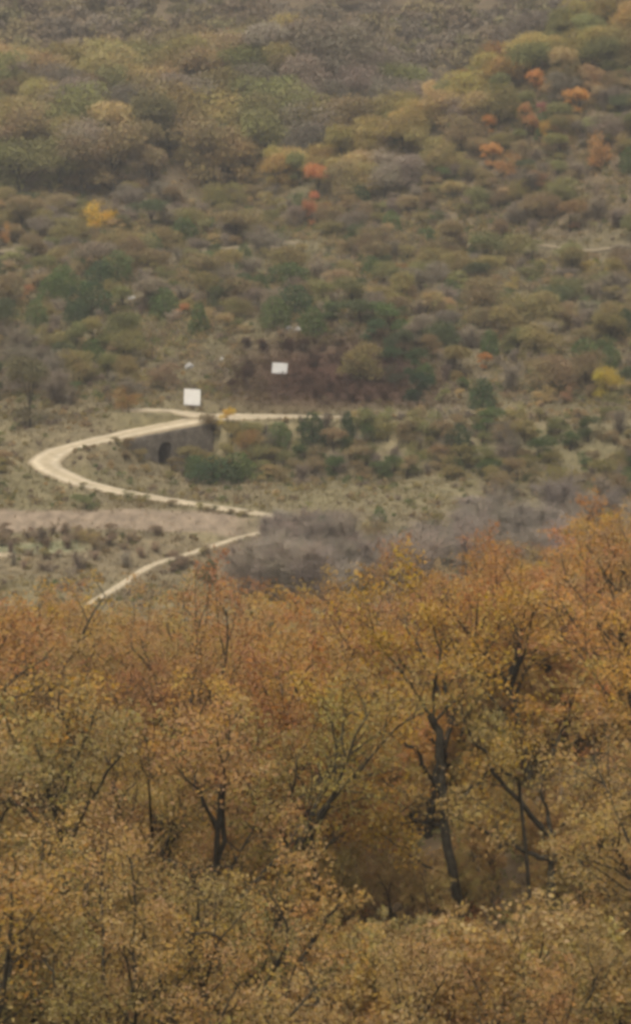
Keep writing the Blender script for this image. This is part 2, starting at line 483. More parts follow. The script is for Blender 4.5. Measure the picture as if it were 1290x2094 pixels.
# ------------------------------------------------------------------ culvert wall with arch
def build_wall():
    root = bpy.data.objects.new('culvert_wall', None)
    COL.objects.link(root)
    root.location = (WA[0], WA[1], CAMZ + WA[2])
    root.rotation_euler = (0, 0, math.atan2(W_T[1], W_T[0]))
    tag(root, 'grey stone retaining wall with dark arched culvert beneath the gravel road', 'stone wall')
    # local: x along, y into the bank (-y is the valley side), z relative to WA
    dz = WB[2] - WA[2]
    top = lambda x: dz * x / W_L - 0.14
    foot = lambda x: float(np.interp(x, [0, 2.2, 4.0, W_L], [-1.7, -3.4, -4.4, -4.6]))
    ac, aw, spring, rise0 = 4.35, 0.85, -1.75, 0.95
    yf, yb = -W_FRONT, -W_BACK
    xs = [0.0, 1.0, 2.2, 3.0, ac - aw]
    arch = [(ac - aw * math.cos(t), spring + rise0 * math.sin(t)) for t in np.linspace(0, math.pi, 13)]
    # outline strips: columns of (x, zlow, zhigh)
    cols = [(x, foot(x), top(x)) for x in xs[:-1]] + [(ac - aw, foot(ac - aw), top(ac - aw))]
    colsA = [(x, z, top(x)) for x, z in arch]
    colsR = [(ac + aw, foot(ac + aw), top(ac + aw))] + [(x, foot(x), top(x)) for x in (6.0, 7.0, 8.0, W_L)]
    V, Fc = [], []
    def strip(cols):
        for a, b in zip(cols[:-1], cols[1:]):
            n = len(V)
            for (x, lo, hi) in (a, b):
                V.extend([(x, yf, lo), (x, yf, hi), (x, yb, lo), (x, yb, hi)])
            Fc.extend([(n, n + 4, n + 5, n + 1), (n + 2, n + 3, n + 7, n + 6), (n + 1, n + 5, n + 7, n + 3), (n, n + 2, n + 6, n + 4)])
    strip(cols); strip(colsA); strip(colsR)
    # jambs of the opening and end faces
    for x in (ac - aw, ac + aw):
        n = len(V); V.extend([(x, yf, foot(x)), (x, yb, foot(x)), (x, yb, spring), (x, yf, spring)]); Fc.append((n, n + 1, n + 2, n + 3))
    for x in (0.0, W_L):
        n = len(V); V.extend([(x, yf, foot(x)), (x, yb, foot(x)), (x, yb, top(x)), (x, yf, top(x))]); Fc.append((n, n + 1, n + 2, n + 3))
    me = bpy.data.meshes.new('wall_body'); me.from_pydata(V, [], Fc); me.materials.append(M_STONE); me.update()
    link('wall_body', me, root)
    # facing stones in relief (too small to pick apart): one joined part
    rs = random.Random(5)
    V, Fc = [], []
    def block(x0, x1, z0, z1, pr):
        n = len(V); j = lambda: rs.uniform(-.025, .025)
        for (x, z) in ((x0, z0), (x1, z0), (x1, z1), (x0, z1)):
            V.append((x + j(), yf + 0.02, z + j()))
        for (x, z) in ((x0, z0), (x1, z0), (x1, z1), (x0, z1)):
            cx, cz = (x0 + x1) / 2, (z0 + z1) / 2
            V.append((x + (cx - x) * .12 + j(), yf - pr, z + (cz - z) * .12 + j()))
        Fc.extend([(n + 4, n + 5, n + 6, n + 7), (n, n + 1, n + 5, n + 4), (n + 1, n + 2, n + 6, n + 5), (n + 2, n + 3, n + 7, n + 6), (n + 3, n, n + 4, n + 7)])
    z = -4.6
    while z < 0.4:
        h = rs.uniform(.26, .4); x = rs.uniform(0, .4)
        while x < W_L - .3:
            w = rs.uniform(.4, .8); xm, zm = x + w / 2, z + h / 2
            inarch = abs(xm - ac) < aw + w / 2 + 0.2 and zm < spring + rise0 * math.sqrt(max(0, 1 - ((xm - ac) / (aw + .5)) ** 2)) + .45
            if z > foot(xm) - .2 and z + h < top(xm) - .05 and not inarch:
                block(x, x + w - .05, z, z + h - .05, rs.uniform(.03, .10))
            x += w
        z += h
    me = bpy.data.meshes.new('facing_stones'); me.from_pydata(V, [], Fc); me.materials.append(M_STONE); me.update()
    tag(link('facing_stones', me, root), kind='stuff')
    # voussoirs of the arch ring
    for k in range(11):
        t0, t1 = math.pi * k / 11 + .03, math.pi * (k + 1) / 11 - .03
        V = []
        for y in (yf - .12, yf + .1):
            for t, r in ((t0, 0), (t1, 0), (t1, .34), (t0, .34)):
                V.append((ac - (aw + r) * math.cos(t), y, spring + (rise0 + r) * math.sin(t)))
        me = bpy.data.meshes.new('arch_stone')
        me.from_pydata(V, [], [(0, 1, 2, 3), (7, 6, 5, 4), (0, 4, 5, 1), (1, 5, 6, 2), (2, 6, 7, 3), (3, 7, 4, 0)])
        me.materials.append(M_STONE); me.update()
        link('arch_stone', me, root)
build_wall()

# ------------------------------------------------------------------ white boards beside the road
def box(V, Fc, x0, x1, y0, y1, z0, z1):
    n = len(V)
    V.extend([(x, y, z) for x in (x0, x1) for y in (y0, y1) for z in (z0, z1)])
    Fc.extend([(n, n + 1, n + 3, n + 2), (n + 4, n + 6, n + 7, n + 5), (n, n + 4, n + 5, n + 1), (n + 2, n + 3, n + 7, n + 6), (n, n + 2, n + 6, n + 4), (n + 1, n + 5, n + 7, n + 3)])

def sign_board(px, py_base, w, h, leg, roll, yaw, label, mat):
    p = hit(px, py_base, 290)
    root = bpy.data.objects.new('sign_board', None); COL.objects.link(root)
    root.location = p; root.rotation_euler = (0, 0, yaw)
    tag(root, label, 'sign board')
    V, Fc = [], []; box(V, Fc, -w / 2, w / 2, -.03, .03, -h / 2, h / 2)
    me = bpy.data.meshes.new('panel'); me.from_pydata(V, [], Fc); me.materials.append(mat)
    o = link('panel', me, root, (0, 0, leg + h / 2)); o.rotation_euler = (0, roll, 0)
    for s in (-1, 1):
        V, Fc = [], []; box(V, Fc, -.045, .045, .032, .12, -0.35, leg + h * .8)
        me = bpy.data.meshes.new('post'); me.from_pydata(V, [], Fc); me.materials.append(M_POST)
        link('post', me, root, (s * w * .36, 0, 0))
    return root
M_GREYP = noise_material('weathered_panel', (0.36, 0.34, 0.29), (0.5, 0.47, 0.41), 3.0, 0.05, 0.8)
sign_board(393, 835, 1.80, 1.76, 0.25, math.radians(2), math.radians(-6), 'large square white board at the verge of the road junction', M_PANEL)
sign_board(572, 772, 1.72, 1.18, 0.45, math.radians(5), math.radians(8), 'small tilted white board set against the dark earth mound', M_PANEL)

# ------------------------------------------------------------------ vegetation: meshes
def rot_to(d):
    return Vector(d).to_track_quat('Z', 'Y').to_matrix()

class Tree:
    """collects branch tubes and leaf positions"""
    def __init__(self, seed):
        self.r = random.Random(seed); self.V = []; self.Fq = []; self.leaf = []
    def tube(self, pts, rad, sides):
        n0 = len(self.V)
        for i, p in enumerate(pts):
            d = (pts[min(i + 1, len(pts) - 1)] - pts[max(i - 1, 0)])
            d = d.normalized() if d.length > 1e-6 else Vector((0, 0, 1))
            a = d.orthogonal().normalized(); b = d.cross(a)
            for k in range(sides):
                t = 2 * math.pi * k / sides
                self.V.append(p + (a * math.cos(t) + b * math.sin(t)) * rad[i])
        for i in range(len(pts) - 1):
            for k in range(sides):
                k2 = (k + 1) % sides
                self.Fq.append((n0 + i * sides + k, n0 + i * sides + k2, n0 + (i + 1) * sides + k2, n0 + (i + 1) * sides + k))
    def walk(self, p, d, length, n, wob, up):
        pts = [p.copy()]; d = d.normalized(); r = self.r
        for _ in range(n):
            d = (d + Vector((r.gauss(0, wob), r.gauss(0, wob), r.gauss(0, wob) + up))).normalized()
            p = p + d * (length / n); pts.append(p.copy())
        return pts
    def side(self, d, ang):
        a = d.orthogonal().normalized(); b = d.cross(a); t = self.r.uniform(0, 2 * math.pi)
        return d * math.cos(ang) + (a * math.cos(t) + b * math.sin(t)) * math.sin(ang)
    def twigs(self, pts, level, maxlevel, length, rad, nkids, tmin=0.25, leaves=40, spread=.2):
        r = self.r
        L = sum((pts[i + 1] - pts[i]).length for i in range(len(pts) - 1))
        for k in range(nkids):
            t = tmin + (1 - tmin) * (k + r.random()) / nkids
            f = t * (len(pts) - 1); i = min(int(f), len(pts) - 2)
            p = pts[i].lerp(pts[i + 1], f - i); d = (pts[i + 1] - pts[i]).normalized()
            ln = length * r.uniform(.65, 1.15) * (1.15 - .55 * t)
            dd = self.side(d, math.radians(r.uniform(30, 65)))
            q = self.walk(p, dd, ln, 4, .16, .05)
            rr = rad * (1.1 - .5 * t)
            self.tube(q, [rr * (1 - .2 * j) for j in range(5)], 4 if level < maxlevel else 3)
            if level < maxlevel:
                self.twigs(q, level + 1, maxlevel, ln * .55, rr * .5, max(3, int(nkids * .8)), .2, leaves, spread)
            else:
                for _ in range(leaves):
                    f = r.uniform(.2, 4); i = min(int(f), 3)
                    s = q[i].lerp(q[i + 1], f - i) + Vector((r.gauss(0, spread), r.gauss(0, spread), r.gauss(0, spread * .8)))
                    self.leaf.append((s, k))
    def wood(self, name, mat=None):
        return mesh_np(name, np.array([tuple(v) for v in self.V]), np.array(self.Fq), mat or M_BARK, smooth=True)

def leaf_mesh(name, P, size, rs, tint_scale=1.2, aspect=0.65, mat=None, flat=0.0):
    """leaf-sized quads at points P"""
    P = np.asarray(P, float); n = len(P)
    a = rs.normal(size=(n, 3)); a[:, 2] *= 1 - flat; a /= np.linalg.norm(a, axis=1)[:, None]
    b = rs.normal(size=(n, 3)); b -= (b * a).sum(1)[:, None] * a; b /= np.linalg.norm(b, axis=1)[:, None]
    s = size * rs.uniform(.6, 1.35, n)[:, None]
    V = np.stack([P - a * s * .5, P + b * s * .5 * aspect, P + a * s * .5, P - b * s * .5 * aspect], 1).reshape(-1, 3)
    Q = np.arange(4 * n).reshape(n, 4)
    # hue follows clumps, brightness mostly single leaves
    q = P * tint_scale
    o = rs.uniform(0, 50)
    hue = 0.65 * fbm(q[:, 0] + q[:, 2] * .7 + o, q[:, 1] - q[:, 2] * .8, 5, 2) + .35 * rs.rand(n)
    val = 0.55 * fbm(q[:, 0] * 1.7 - q[:, 2] + o, q[:, 1] * 1.7 + q[:, 2], 15, 2) + .45 * rs.beta(2, 2.6, n)
    T = np.stack([np.clip((hue - .5) * 1.5 + .5, 0, 1), val, rs.rand(n)], 1)
    return mesh_np(name, V, Q, mat or M_LEAF, np.repeat(T, 4, 0))

def oak_mesh(seed, H, nlimb=8, leaves=46, lean=.05, fork=.5, leafsize=.088, kids=5):
    t = Tree(seed); r = t.r
    tl = H * fork
    d = Vector((r.gauss(0, lean), r.gauss(0, lean), 1))
    trunk = t.walk(Vector((0, 0, -.3)), d, tl + .3, 7, .06, .05)
    r0 = H * .019
    t.tube(trunk, [r0 * (1.25 if j == 0 else 1 - .07 * j) for j in range(8)], 7)
    for k in range(nlimb):
        f = r.uniform(.45, 1) if k > 2 else 1.0
        x = f * 7; i = min(int(x), 6); p = trunk[i].lerp(trunk[i + 1], x - i)
        az = 2 * math.pi * (k + r.uniform(-.3, .3)) / nlimb
        el = math.radians(r.uniform(28, 75) if k > 2 else r.uniform(55, 85))
        dd = Vector((math.cos(az) * math.cos(el), math.sin(az) * math.cos(el), math.sin(el)))
        ln = (H - tl) * (r.uniform(.8, 1.1) if k <= 2 else r.uniform(.65, .95))
        q = t.walk(p, dd, ln, 7, .14, .03)
        rr = r0 * r.uniform(.35, .55)
        t.tube(q, [rr * (1 - .11 * j) for j in range(8)], 5)
        t.twigs(q, 2, 3, ln * .5, rr * .42, kids + 1, .22, leaves, .15 * H / 9)
    rs = np.random.RandomState(seed)
    P = np.array([tuple(s) for s, _ in t.leaf])
    return t.wood('trunk'), leaf_mesh('crown', P, leafsize, rs)

def lobe_points(rs, n, H, W, lobes, base=.25, shell=.75, big=1.0):
    """points spread through overlapping lobes that make up a crown (height H, width W)"""
    C, R = [], []
    for k in range(lobes):
        z = rs.uniform(base + .12, .86)
        maxr = W / 2 * math.sqrt(max(.05, 1 - ((z - .52) / .5) ** 2)) * .72
        an = rs.uniform(0, 2 * math.pi); rr = maxr * math.sqrt(rs.rand())
        C.append((rr * math.cos(an), rr * math.sin(an), z * H)); R.append(W * big * rs.uniform(.12, .25))
    C = np.array(C); R = np.array(R)
    pk = rs.choice(lobes, n, p=R ** 2 / (R ** 2).sum())
    d = rs.normal(size=(n, 3)); d /= np.linalg.norm(d, axis=1)[:, None]
    d[:, 2] = np.where(d[:, 2] < -.3, -d[:, 2], d[:, 2])
    u = np.where(rs.rand(n) < shell, rs.normal(1, .2, n), rs.rand(n))
    P = C[pk] + d * (R[pk] * u)[:, None] * np.array([1, 1, .85])
    P[:, 2] = np.maximum(P[:, 2], .04 * H)
    return P, C

def lobed_tree(seed, H, W, n, lobes, leafsize, base=.25, shell=.75, big=1.0):
    rs = np.random.RandomState(seed)
    P, C = lobe_points(rs, n, H, W, lobes, base, shell, big)
    t = Tree(seed); r0 = H * .022
    tr = t.walk(Vector((0, 0, -.3)), Vector((0, 0, 1)), H * .55 + .3, 5, .05, .05)
    t.tube(tr, [r0 * (1.2 - .12 * j) for j in range(6)], 6)
    for c in C:
        z = min(c[2] * .55, H * .5); i = min(int(z / (H * .55) * 5), 4)
        p = tr[i]; q = [p, p.lerp(Vector(c), .5) + Vector((0, 0, -.06 * H)), Vector(c)]
        t.tube(q, [r0 * .45, r0 * .3, r0 * .1], 4)
    return t.wood('trunk'), leaf_mesh('crown', P, leafsize, rs, .5)

def juniper_mesh(seed, H, W, n, leafsize):
    rs = np.random.RandomState(seed)
    z = rs.beta(1.3, 1.7, n)
    prof = np.interp(z, [0, .15, .4, .75, 1], [.8, 1, .98, .72, .22]) * W / 2
    an = rs.uniform(0, 2 * math.pi, n)
    lump = .55 + .8 * vnoise(an * 1.9 + 9 * seed, z * 4, 4)
    rr = prof * lump * np.where(rs.rand(n) < .75, rs.uniform(.8, 1.05, n), rs.rand(n))
    P = np.stack([rr * np.cos(an), rr * np.sin(an), z * H + .05], 1) + rs.normal(0, .06, (n, 3))
    t = Tree(seed)
    t.tube(t.walk(Vector((0, 0, -.3)), Vector((0, 0, 1)), H * .8 + .3, 4, .03, .05), [H * .03, H * .025, H * .02, H * .014, H * .006], 6)
    return t.wood('trunk'), leaf_mesh('crown', P, leafsize, rs, 1.0)

def bare_mesh(seed, H, W, n, width, stems=6):
    """leafless multi-stemmed shrub or tree: stems plus a haze of thin twigs"""
    t = Tree(seed); r = t.r; rs = np.random.RandomState(seed)
    tw = []
    for k in range(stems):
        az = 2 * math.pi * (k + r.random()) / stems; sp = W / H * .5 * r.uniform(.2, .8)
        q = t.walk(Vector((r.gauss(0, .1), r.gauss(0, .1), -.3)), Vector((math.cos(az) * sp, math.sin(az) * sp, 1)), H * r.uniform(.65, .85) + .3, 6, .07, .02)
        t.tube(q, [H * .012 * (1 - .13 * j) for j in range(7)], 4)
        for _ in range(n // stems):
            f = r.uniform(1, 6); i = min(int(f), 5); p = q[i].lerp(q[i + 1], f - i)
            d = Vector((r.gauss(0, .8 * W / H), r.gauss(0, .8 * W / H), r.uniform(-.1, 1.0))).normalized()
            ln = H * r.uniform(.06, .26)
            tw.append((p, p + d * ln))
            p2 = p + d * ln * r.uniform(.3, .7)
            d2 = (d + Vector((r.gauss(0, .5), r.gauss(0, .5), r.gauss(0.1, .3)))).normalized()
            tw.append((p2, p2 + d2 * ln * .7))
    A = np.array([tuple(a) for a, b in tw]); B = np.array([tuple(b) for a, b in tw])
    m = len(A); s = rs.normal(size=(m, 3)); s /= np.linalg.norm(s, axis=1)[:, None]
    s *= width * rs.uniform(.6, 1.3, m)[:, None]
    V = np.stack([A - s / 2, A + s / 2, B + s * .2, B - s * .2], 1).reshape(-1, 3)
    T = np.stack([rs.rand(m), rs.beta(2, 2.5, m), rs.rand(m)], 1)
    return t.wood('stems', M_TWIG), mesh_np('twigs', V, np.arange(4 * m).reshape(m, 4), M_TWIG, np.repeat(T, 4, 0))

OAK = [oak_mesh(100 + k, 9.0, nlimb=[8, 9, 7, 8, 9, 8, 7][k], leaves=[54, 42, 58, 46, 36, 52, 24][k], lean=.08, fork=[.45, .5, .4, .55, .45, .5, .5][k]) for k in range(7)]
THICKET = [oak_mesh(140 + k, 4.2, nlimb=7, leaves=44, lean=.12, fork=.3, leafsize=.085, kids=4) for k in range(3)]
HILL = [lobed_tree(200 + k, 6.5, [6.2, 5.6, 6.8, 5.2, 6.0, 4.8][k], 6000, [9, 8, 11, 7, 9, 7][k], .25, .02, .8, 1.35) for k in range(6)]
SHRUB = [lobed_tree(230 + k, 2.6, [3.0, 2.6, 3.4, 2.4][k], 2200, [9, 8, 12, 8][k], .13, .05, .6) for k in range(4)]
JUNI = [juniper_mesh(260 + k, 3.0, [2.0, 2.6, 2.3][k], 2000, .17) for k in range(3)]
BARE = [bare_mesh(280 + k, 3.0, [3.0, 3.6, 2.6][k], 750, .03, [6, 8, 5][k]) for k in range(3)]
BARET = [bare_mesh(290 + k, 7.0, [5.0, 4.2, 5.6][k], 2200, .032, [5, 4, 6][k]) for k in range(3)]
DIM = {'oak': (9.0, 7.0), 'thicket': (4.2, 4.0), 'hill': (6.5, 6.0), 'shrub': (2.6, 2.9), 'juniper': (3.0, 2.3), 'bare': (3.0, 3.2), 'bare_tree': (7.0, 5.0)}
SETS = {'oak': OAK, 'thicket': THICKET, 'hill': HILL, 'shrub': SHRUB, 'juniper': JUNI, 'bare': BARE, 'bare_tree': BARET}
NAMES = {'oak': ('oak_tree', 'tree'), 'thicket': ('oak_sapling', 'sapling'), 'hill': ('hillside_tree', 'tree'), 'shrub': ('shrub', 'shrub'),
         'juniper': ('juniper_bush', 'juniper'), 'bare': ('bare_shrub', 'shrub'), 'bare_tree': ('bare_tree', 'tree')}
BARKC = (0.06, 0.05, 0.035)

def plant(kind, loc, h, w=None, col=(.2, .15, .08), label='', group=None, name=None, cat=None, rng=random, var=None):
    tw, cr = SETS[kind][rng.randrange(len(SETS[kind])) if var is None else var]
    H, W = DIM[kind]
    o = bpy.data.objects.new(name or NAMES[kind][0], None)
    o.empty_display_size = .2
    COL.objects.link(o)
    o.location = loc
    sz = h / H; sx = (w / W) if w else sz
    o.scale = (sx, sx, sz)
    o.rotation_euler = (rng.gauss(0, .04), rng.gauss(0, .04), rng.uniform(0, 6.283))
    tag(o, label, cat or NAMES[kind][1], group)
    st = link(tw.name.split('.')[0], tw, o)
    st.color = (*[v * .7 for v in col], 1)
    c = link(cr.name.split('.')[0], cr, o)
    c.color = (*col, 1)
    return o

def jit(c, r, v=.18, h=.04):
    k = 1 + r.uniform(-v, v)
    return tuple(max(.01, x * k * (1 + r.uniform(-h, h))) for x in c)

# palette (leaf colours)
ORANGE = (.58, .275, .08); AMBER = (.52, .295, .07); RUST = (.45, .22, .085); TAN = (.47, .315, .14)
OLIVE = (.34, .262, .10); MOSS = (.26, .24, .092); GREYB = (.29, .225, .158); GREEN = (.125, .16, .055); DKGREEN = (.072, .105, .046)
YELLOW = (.80, .47, .06); BROWN = (.335, .235, .115); FLAME = (.66, .25, .10)

# ------------------------------------------------------------------ the near wood
R1 = random.Random(21)
def boundary(px):
    return float(np.interp(px, [-200, 0, 100, 170, 215, 300, 345, 400, 480, 560, 640, 700, 790, 860, 950, 1000, 1080, 1200, 1290, 1500],
                           [1160, 1150, 1170, 1205, 1225, 1195, 1165, 1140, 1165, 1178, 1175, 1165, 1125, 1110, 1095, 1065, 1050, 1000, 1005, 1000]))

# ---- three particular trees, limbs traced at their own distance
def tree_from_lines(name, label, base_px, Y, lines, seed, col, leaves, leafsize=.10, twl=1.5):
    r = random.Random(seed); t = Tree(seed)
    b = at_y(base_px[0], base_px[1], Y)
    gz = float(ground(b[0], Y))
    b0 = Vector((b[0], Y, b[2]))
    root = bpy.data.objects.new(name, None); COL.objects.link(root)
    root.location = b0
    tag(root, label, 'tree', 'oaks of the near wood')
    for pts, r0, r1, trunk in lines:
        W = []
        for px, py, dd in pts:
            q = at_y(px, py, Y + dd); W.append(Vector(q) - b0)
        if trunk:
            W[0].z = gz - b0.z - .4
        P = []
        for i in range(len(W) - 1):
            for k in range(3):
                j = Vector((r.gauss(0, .03), r.gauss(0, .05), r.gauss(0, .03))) if (i or k) else Vector()
                P.append(W[i].lerp(W[i + 1], k / 3) + j)
        P.append(W[-1])
        n = len(P)
        t.tube(P, [r0 + (r1 - r0) * i / (n - 1) for i in range(n)], 7 if r0 > .1 else 5)
        if trunk != 2:
            t.twigs(P, 2, 3, twl, max(.02, r1 * .7), 9 if not trunk else 6, .35 if not trunk else .6, leaves, .18)
            # crown shoots continuing the limb
            d = (P[-1] - P[-3]).normalized()
            q = t.walk(P[-1], d, twl * 1.3, 5, .14, .06)
            t.tube(q, [r1 * (1 - .17 * k) for k in range(6)], 4)
            t.twigs(q, 2, 3, twl * .8, r1 * .5, 7, .1, leaves, .18)
    rs = np.random.RandomState(seed)
    link('trunk', t.wood('trunk'), root)
    c = link('crown', leaf_mesh('crown', np.array([tuple(s) for s, _ in t.leaf]), leafsize, rs), root)
    c.color = (*col, 1)
    return root

tree_from_lines('oak_tree', 'tall oak with forked bare trunk and amber leaves above an olive lower crown', (944, 1905), 85, [
    ([(944, 1905, 0), (938, 1850, 0), (922, 1765, 0), (906, 1690, .1), (902, 1640, .1), (903, 1570, .2), (893, 1500, .3), (880, 1462, .3)], .17, .115, 2),
    ([(880, 1462, .3), (850, 1420, .2), (810, 1360, -.3), (770, 1310, -.6)], .055, .03, 0),
    ([(890, 1475, .3), (930, 1435, .4), (965, 1400, .8), (1000, 1330, 1.2)], .05, .02, 0),
    ([(884, 1470, .3), (890, 1400, .2), (900, 1330, -.2), (880, 1270, 0)], .06, .025, 0),
    ([(902, 1625, .1), (870, 1575, -.4), (850, 1535, -.8), (800, 1500, -1.2), (745, 1470, -1.6)], .085, .035, 0),
    ([(906, 1665, .1), (935, 1640, .5), (965, 1610, .9), (1000, 1585, 1.4), (1030, 1550, 1.8)], .06, .03, 0),
    ([(922, 1790, 0), (870, 1772, -.6), (820, 1740, -1.0), (770, 1700, -1.3)], .045, .02, 0),
    ([(904, 1690, .1), (850, 1680, .8), (790, 1690, 1.2), (720, 1700, 1.6)], .045, .02, 0),
    ([(905, 1640, .1), (860, 1640, 1.4), (790, 1600, 2.0), (740, 1540, 2.4)], .05, .02, 0)], 501, (.50, .285, .062), 17)
tree_from_lines('oak_tree', 'short dark oak trunk throwing long bare limbs towards the forked oak', (1120, 1850), 83.5, [
    ([(1120, 1850, 0), (1125, 1800, 0), (1132, 1755, 0), (1122, 1712, .1)], .155, .10, 2),
    ([(1130, 1762, 0), (1090, 1752, -.3), (1040, 1725, -.8), (985, 1700, -1.3), (930, 1668, -1.8)], .095, .04, 0),
    ([(1122, 1712, .1), (1085, 1665, -.2), (1050, 1625, -.5), (1010, 1580, -.8), (985, 1535, -1.0), (960, 1500, -1.2)], .10, .035, 0),
    ([(1105, 1617, -.4), (1060, 1597, -.6), (1020, 1570, -.8)], .07, .04, 2),
    ([(1122, 1712, .1), (1120, 1660, .4), (1105, 1617, .0), (1120, 1560, .8), (1150, 1490, 1.2)], .07, .03, 0),
    ([(1124, 1716, .1), (1165, 1680, .8), (1200, 1640, 1.4), (1220, 1580, 1.8)], .06, .03, 0)], 502, (.40, .26, .085), 13)
tree_from_lines('oak_tree', 'leaning oak with thin dark trunk and rusty leaves beside the saplings', (684, 1958), 82, [
    ([(684, 1958, 0), (664, 1880, 0), (652, 1830, 0), (636, 1750, .1), (630, 1680, .2), (622, 1620, .2)], .15, .07, 2),
    ([(622, 1620, .2), (600, 1560, -.2), (590, 1500, -.4), (560, 1440, -.6)], .05, .02, 0),
    ([(626, 1650, .2), (655, 1590, .8), (650, 1520, 1.2), (670, 1460, 1.6)], .045, .02, 0),
    ([(632, 1710, .1), (585, 1670, -.8), (545, 1640, -1.2)], .04, .02, 0),
    ([(640, 1770, .1), (690, 1700, .6), (720, 1660, .8)], .035, .02, 0),
    ([(650, 1830, 0), (620, 1790, -.5), (590, 1770, -.8)], .03, .015, 0)], 503, (.40, .185, .06), 15)

placed = [(at_y(900, 1700, 85)[0], 85, 3.0), (at_y(900, 1700, 92)[0], 91, 4.2), (at_y(1120, 1800, 84)[0], 84, 2.6), (at_y(650, 1800, 82)[0], 82, 2.0)]

def fg_colour(px, top):
    """leaf colour varies across the wood: orange along the far right edge, olive-brown lower down"""
    r = R1.random()
    if top < 1330 and px > 480:
        c = ORANGE if r < .35 else AMBER if r < .65 else RUST if r < .85 else TAN
        nm = 'bright orange' if r < .35 else 'amber' if r < .65 else 'rusty brown' if r < .85 else 'pale tan'
    elif top < 1420:
        c = AMBER if r < .32 else (.42, .28, .09) if r < .42 else (.51, .31, .12) if r < .75 else RUST
        nm = 'amber' if r < .32 else 'olive' if r < .42 else 'pale tan' if r < .75 else 'rusty brown'
    else:
        c = (.38, .262, .092) if r < .34 else (.43, .278, .11) if r < .6 else (.43, .25, .09) if r < .84 else (.35, .26, .095) if r < .88 else (.46, .27, .085)
        nm = 'olive' if r < .34 else 'pale tan' if r < .6 else 'dull brown' if r < .84 else 'olive' if r < .88 else 'amber'
    return c, nm

def fg_zone(px, Y, top):
    if top < 1330:
        return 'at the wood edge below the gravel path' if px < 480 else 'at the wood edge below the grey bare trees'
    if Y > 96:
        return 'standing behind the forked oak' if px > 760 else 'standing behind the leaning oak' if px > 480 else 'inside the wood downhill of the path end'
    if Y > 76:
        return 'growing close around the forked oak' if px > 760 else 'growing close to the leaning oak' if px > 480 else 'in the dense middle of the wood'
    return 'in front of the forked oak' if px > 760 else 'in front of the leaning oak' if px > 480 else 'in the lowest thick stand of the wood'

n_fg = 0
def near_tree(Y, X, H, low=False):
    global n_fg
    gz = float(ground(X, Y))
    px, pb = to_px(X, Y, gz)
    if not -700 < px < 2000: return
    lim = boundary(px) + 12
    hero = 560 < px < 1340
    if hero and Y < 83: lim = max(lim, 1890 if px > 600 else 1720)
    elif hero and Y < 100 and 640 < px < 1340: lim = max(lim, (1720 if px < 960 or Y < 88 else 1590) + 120 * R1.random())
    elif Y < 70: lim = max(lim, 1660)
    zlim = at_y(px, lim, Y)[2]
    H = min(H, (zlim - gz) * R1.uniform(.82, 1.0))
    if H < 1.3: return
    kind = 'oak' if H > 5.2 else 'thicket'
    sp = 2.3 if kind == 'oak' else .9 + H * .16
    if low: sp = .75
    if any((X - x) ** 2 + (Y - y) ** 2 < ((sp + s) * .6) ** 2 for x, y, s in placed if not (kind == 'thicket' and s > 2.5)): return
    placed.append((X, Y, sp))
    top = to_px(X, Y, gz + H)[1]
    c, nm = fg_colour(px, top)
    zone = fg_zone(px, Y, top)
    size = ('tall' if H > 7.6 else 'middling') if kind == 'oak' else ('bushy' if H > 2.6 else 'low')
    if kind == 'oak':
        lab = f'{size} {nm} leaved oak {zone}'; grp = f'{size} {nm} oaks {zone}'
    else:
        lab = f'{size} {nm} oak sapling {zone}'; grp = f'{size} {nm} saplings {zone}'
    plant(kind, (X, Y, gz - .05), H, (H * R1.uniform(.75, .95)) if kind == 'oak' else H * R1.uniform(.95, 1.3), jit(c, R1), lab, grp, rng=R1)
    n_fg += 1
for _ in range(8000):
    Y = R1.uniform(57, 134)
    near_tree(Y, R1.uniform(-1, 1) * (Y * .1051 + 7.5), R1.uniform(6.5, 10))
    if n_fg > 260: break
print('oaks', n_fg)
n0 = n_fg
for _ in range(6000):
    Y = R1.choice([R1.uniform(46, 66), R1.uniform(60, 110)])
    near_tree(Y, R1.uniform(-1, 1) * (Y * .1051 + 4), R1.uniform(2.2, 4.6), True)
    if n_fg - n0 > 215: break
n0 = n_fg
for _ in range(4000):
    Y = R1.uniform(86, 108); px = R1.uniform(540, 1340) if R1.random() < .5 else R1.uniform(940, 1340)
    near_tree(Y, at_y(px, 1800, Y)[0], R1.uniform(2.6, 5.0), True)
    if n_fg - n0 > 130: break
print('near wood', n_fg)

# ------------------------------------------------------------------ singled-out bushes and trees of the valley and slopes
R2 = random.Random(5)
taken = []
def at_px(kind, cx, cy, w, h, col, label, group=None, y0=255, **k):
    """thing whose picture box is centred at cx, cy with size w x h"""
    p = hit(cx, cy + h / 2, y0)
    if p is None: return
    s = p[1] / F / math.cos(math.radians(8))
    taken.append((p[0], p[1], w * s / 2))
    b = 1.22 if p[1] > 405 and kind == 'shrub' else 1.0
    return plant(kind, (p[0], p[1], p[2] - .05), h * s * 1.08 * b, w * s * 1.05 * b, col, label, group, rng=R2, **k)

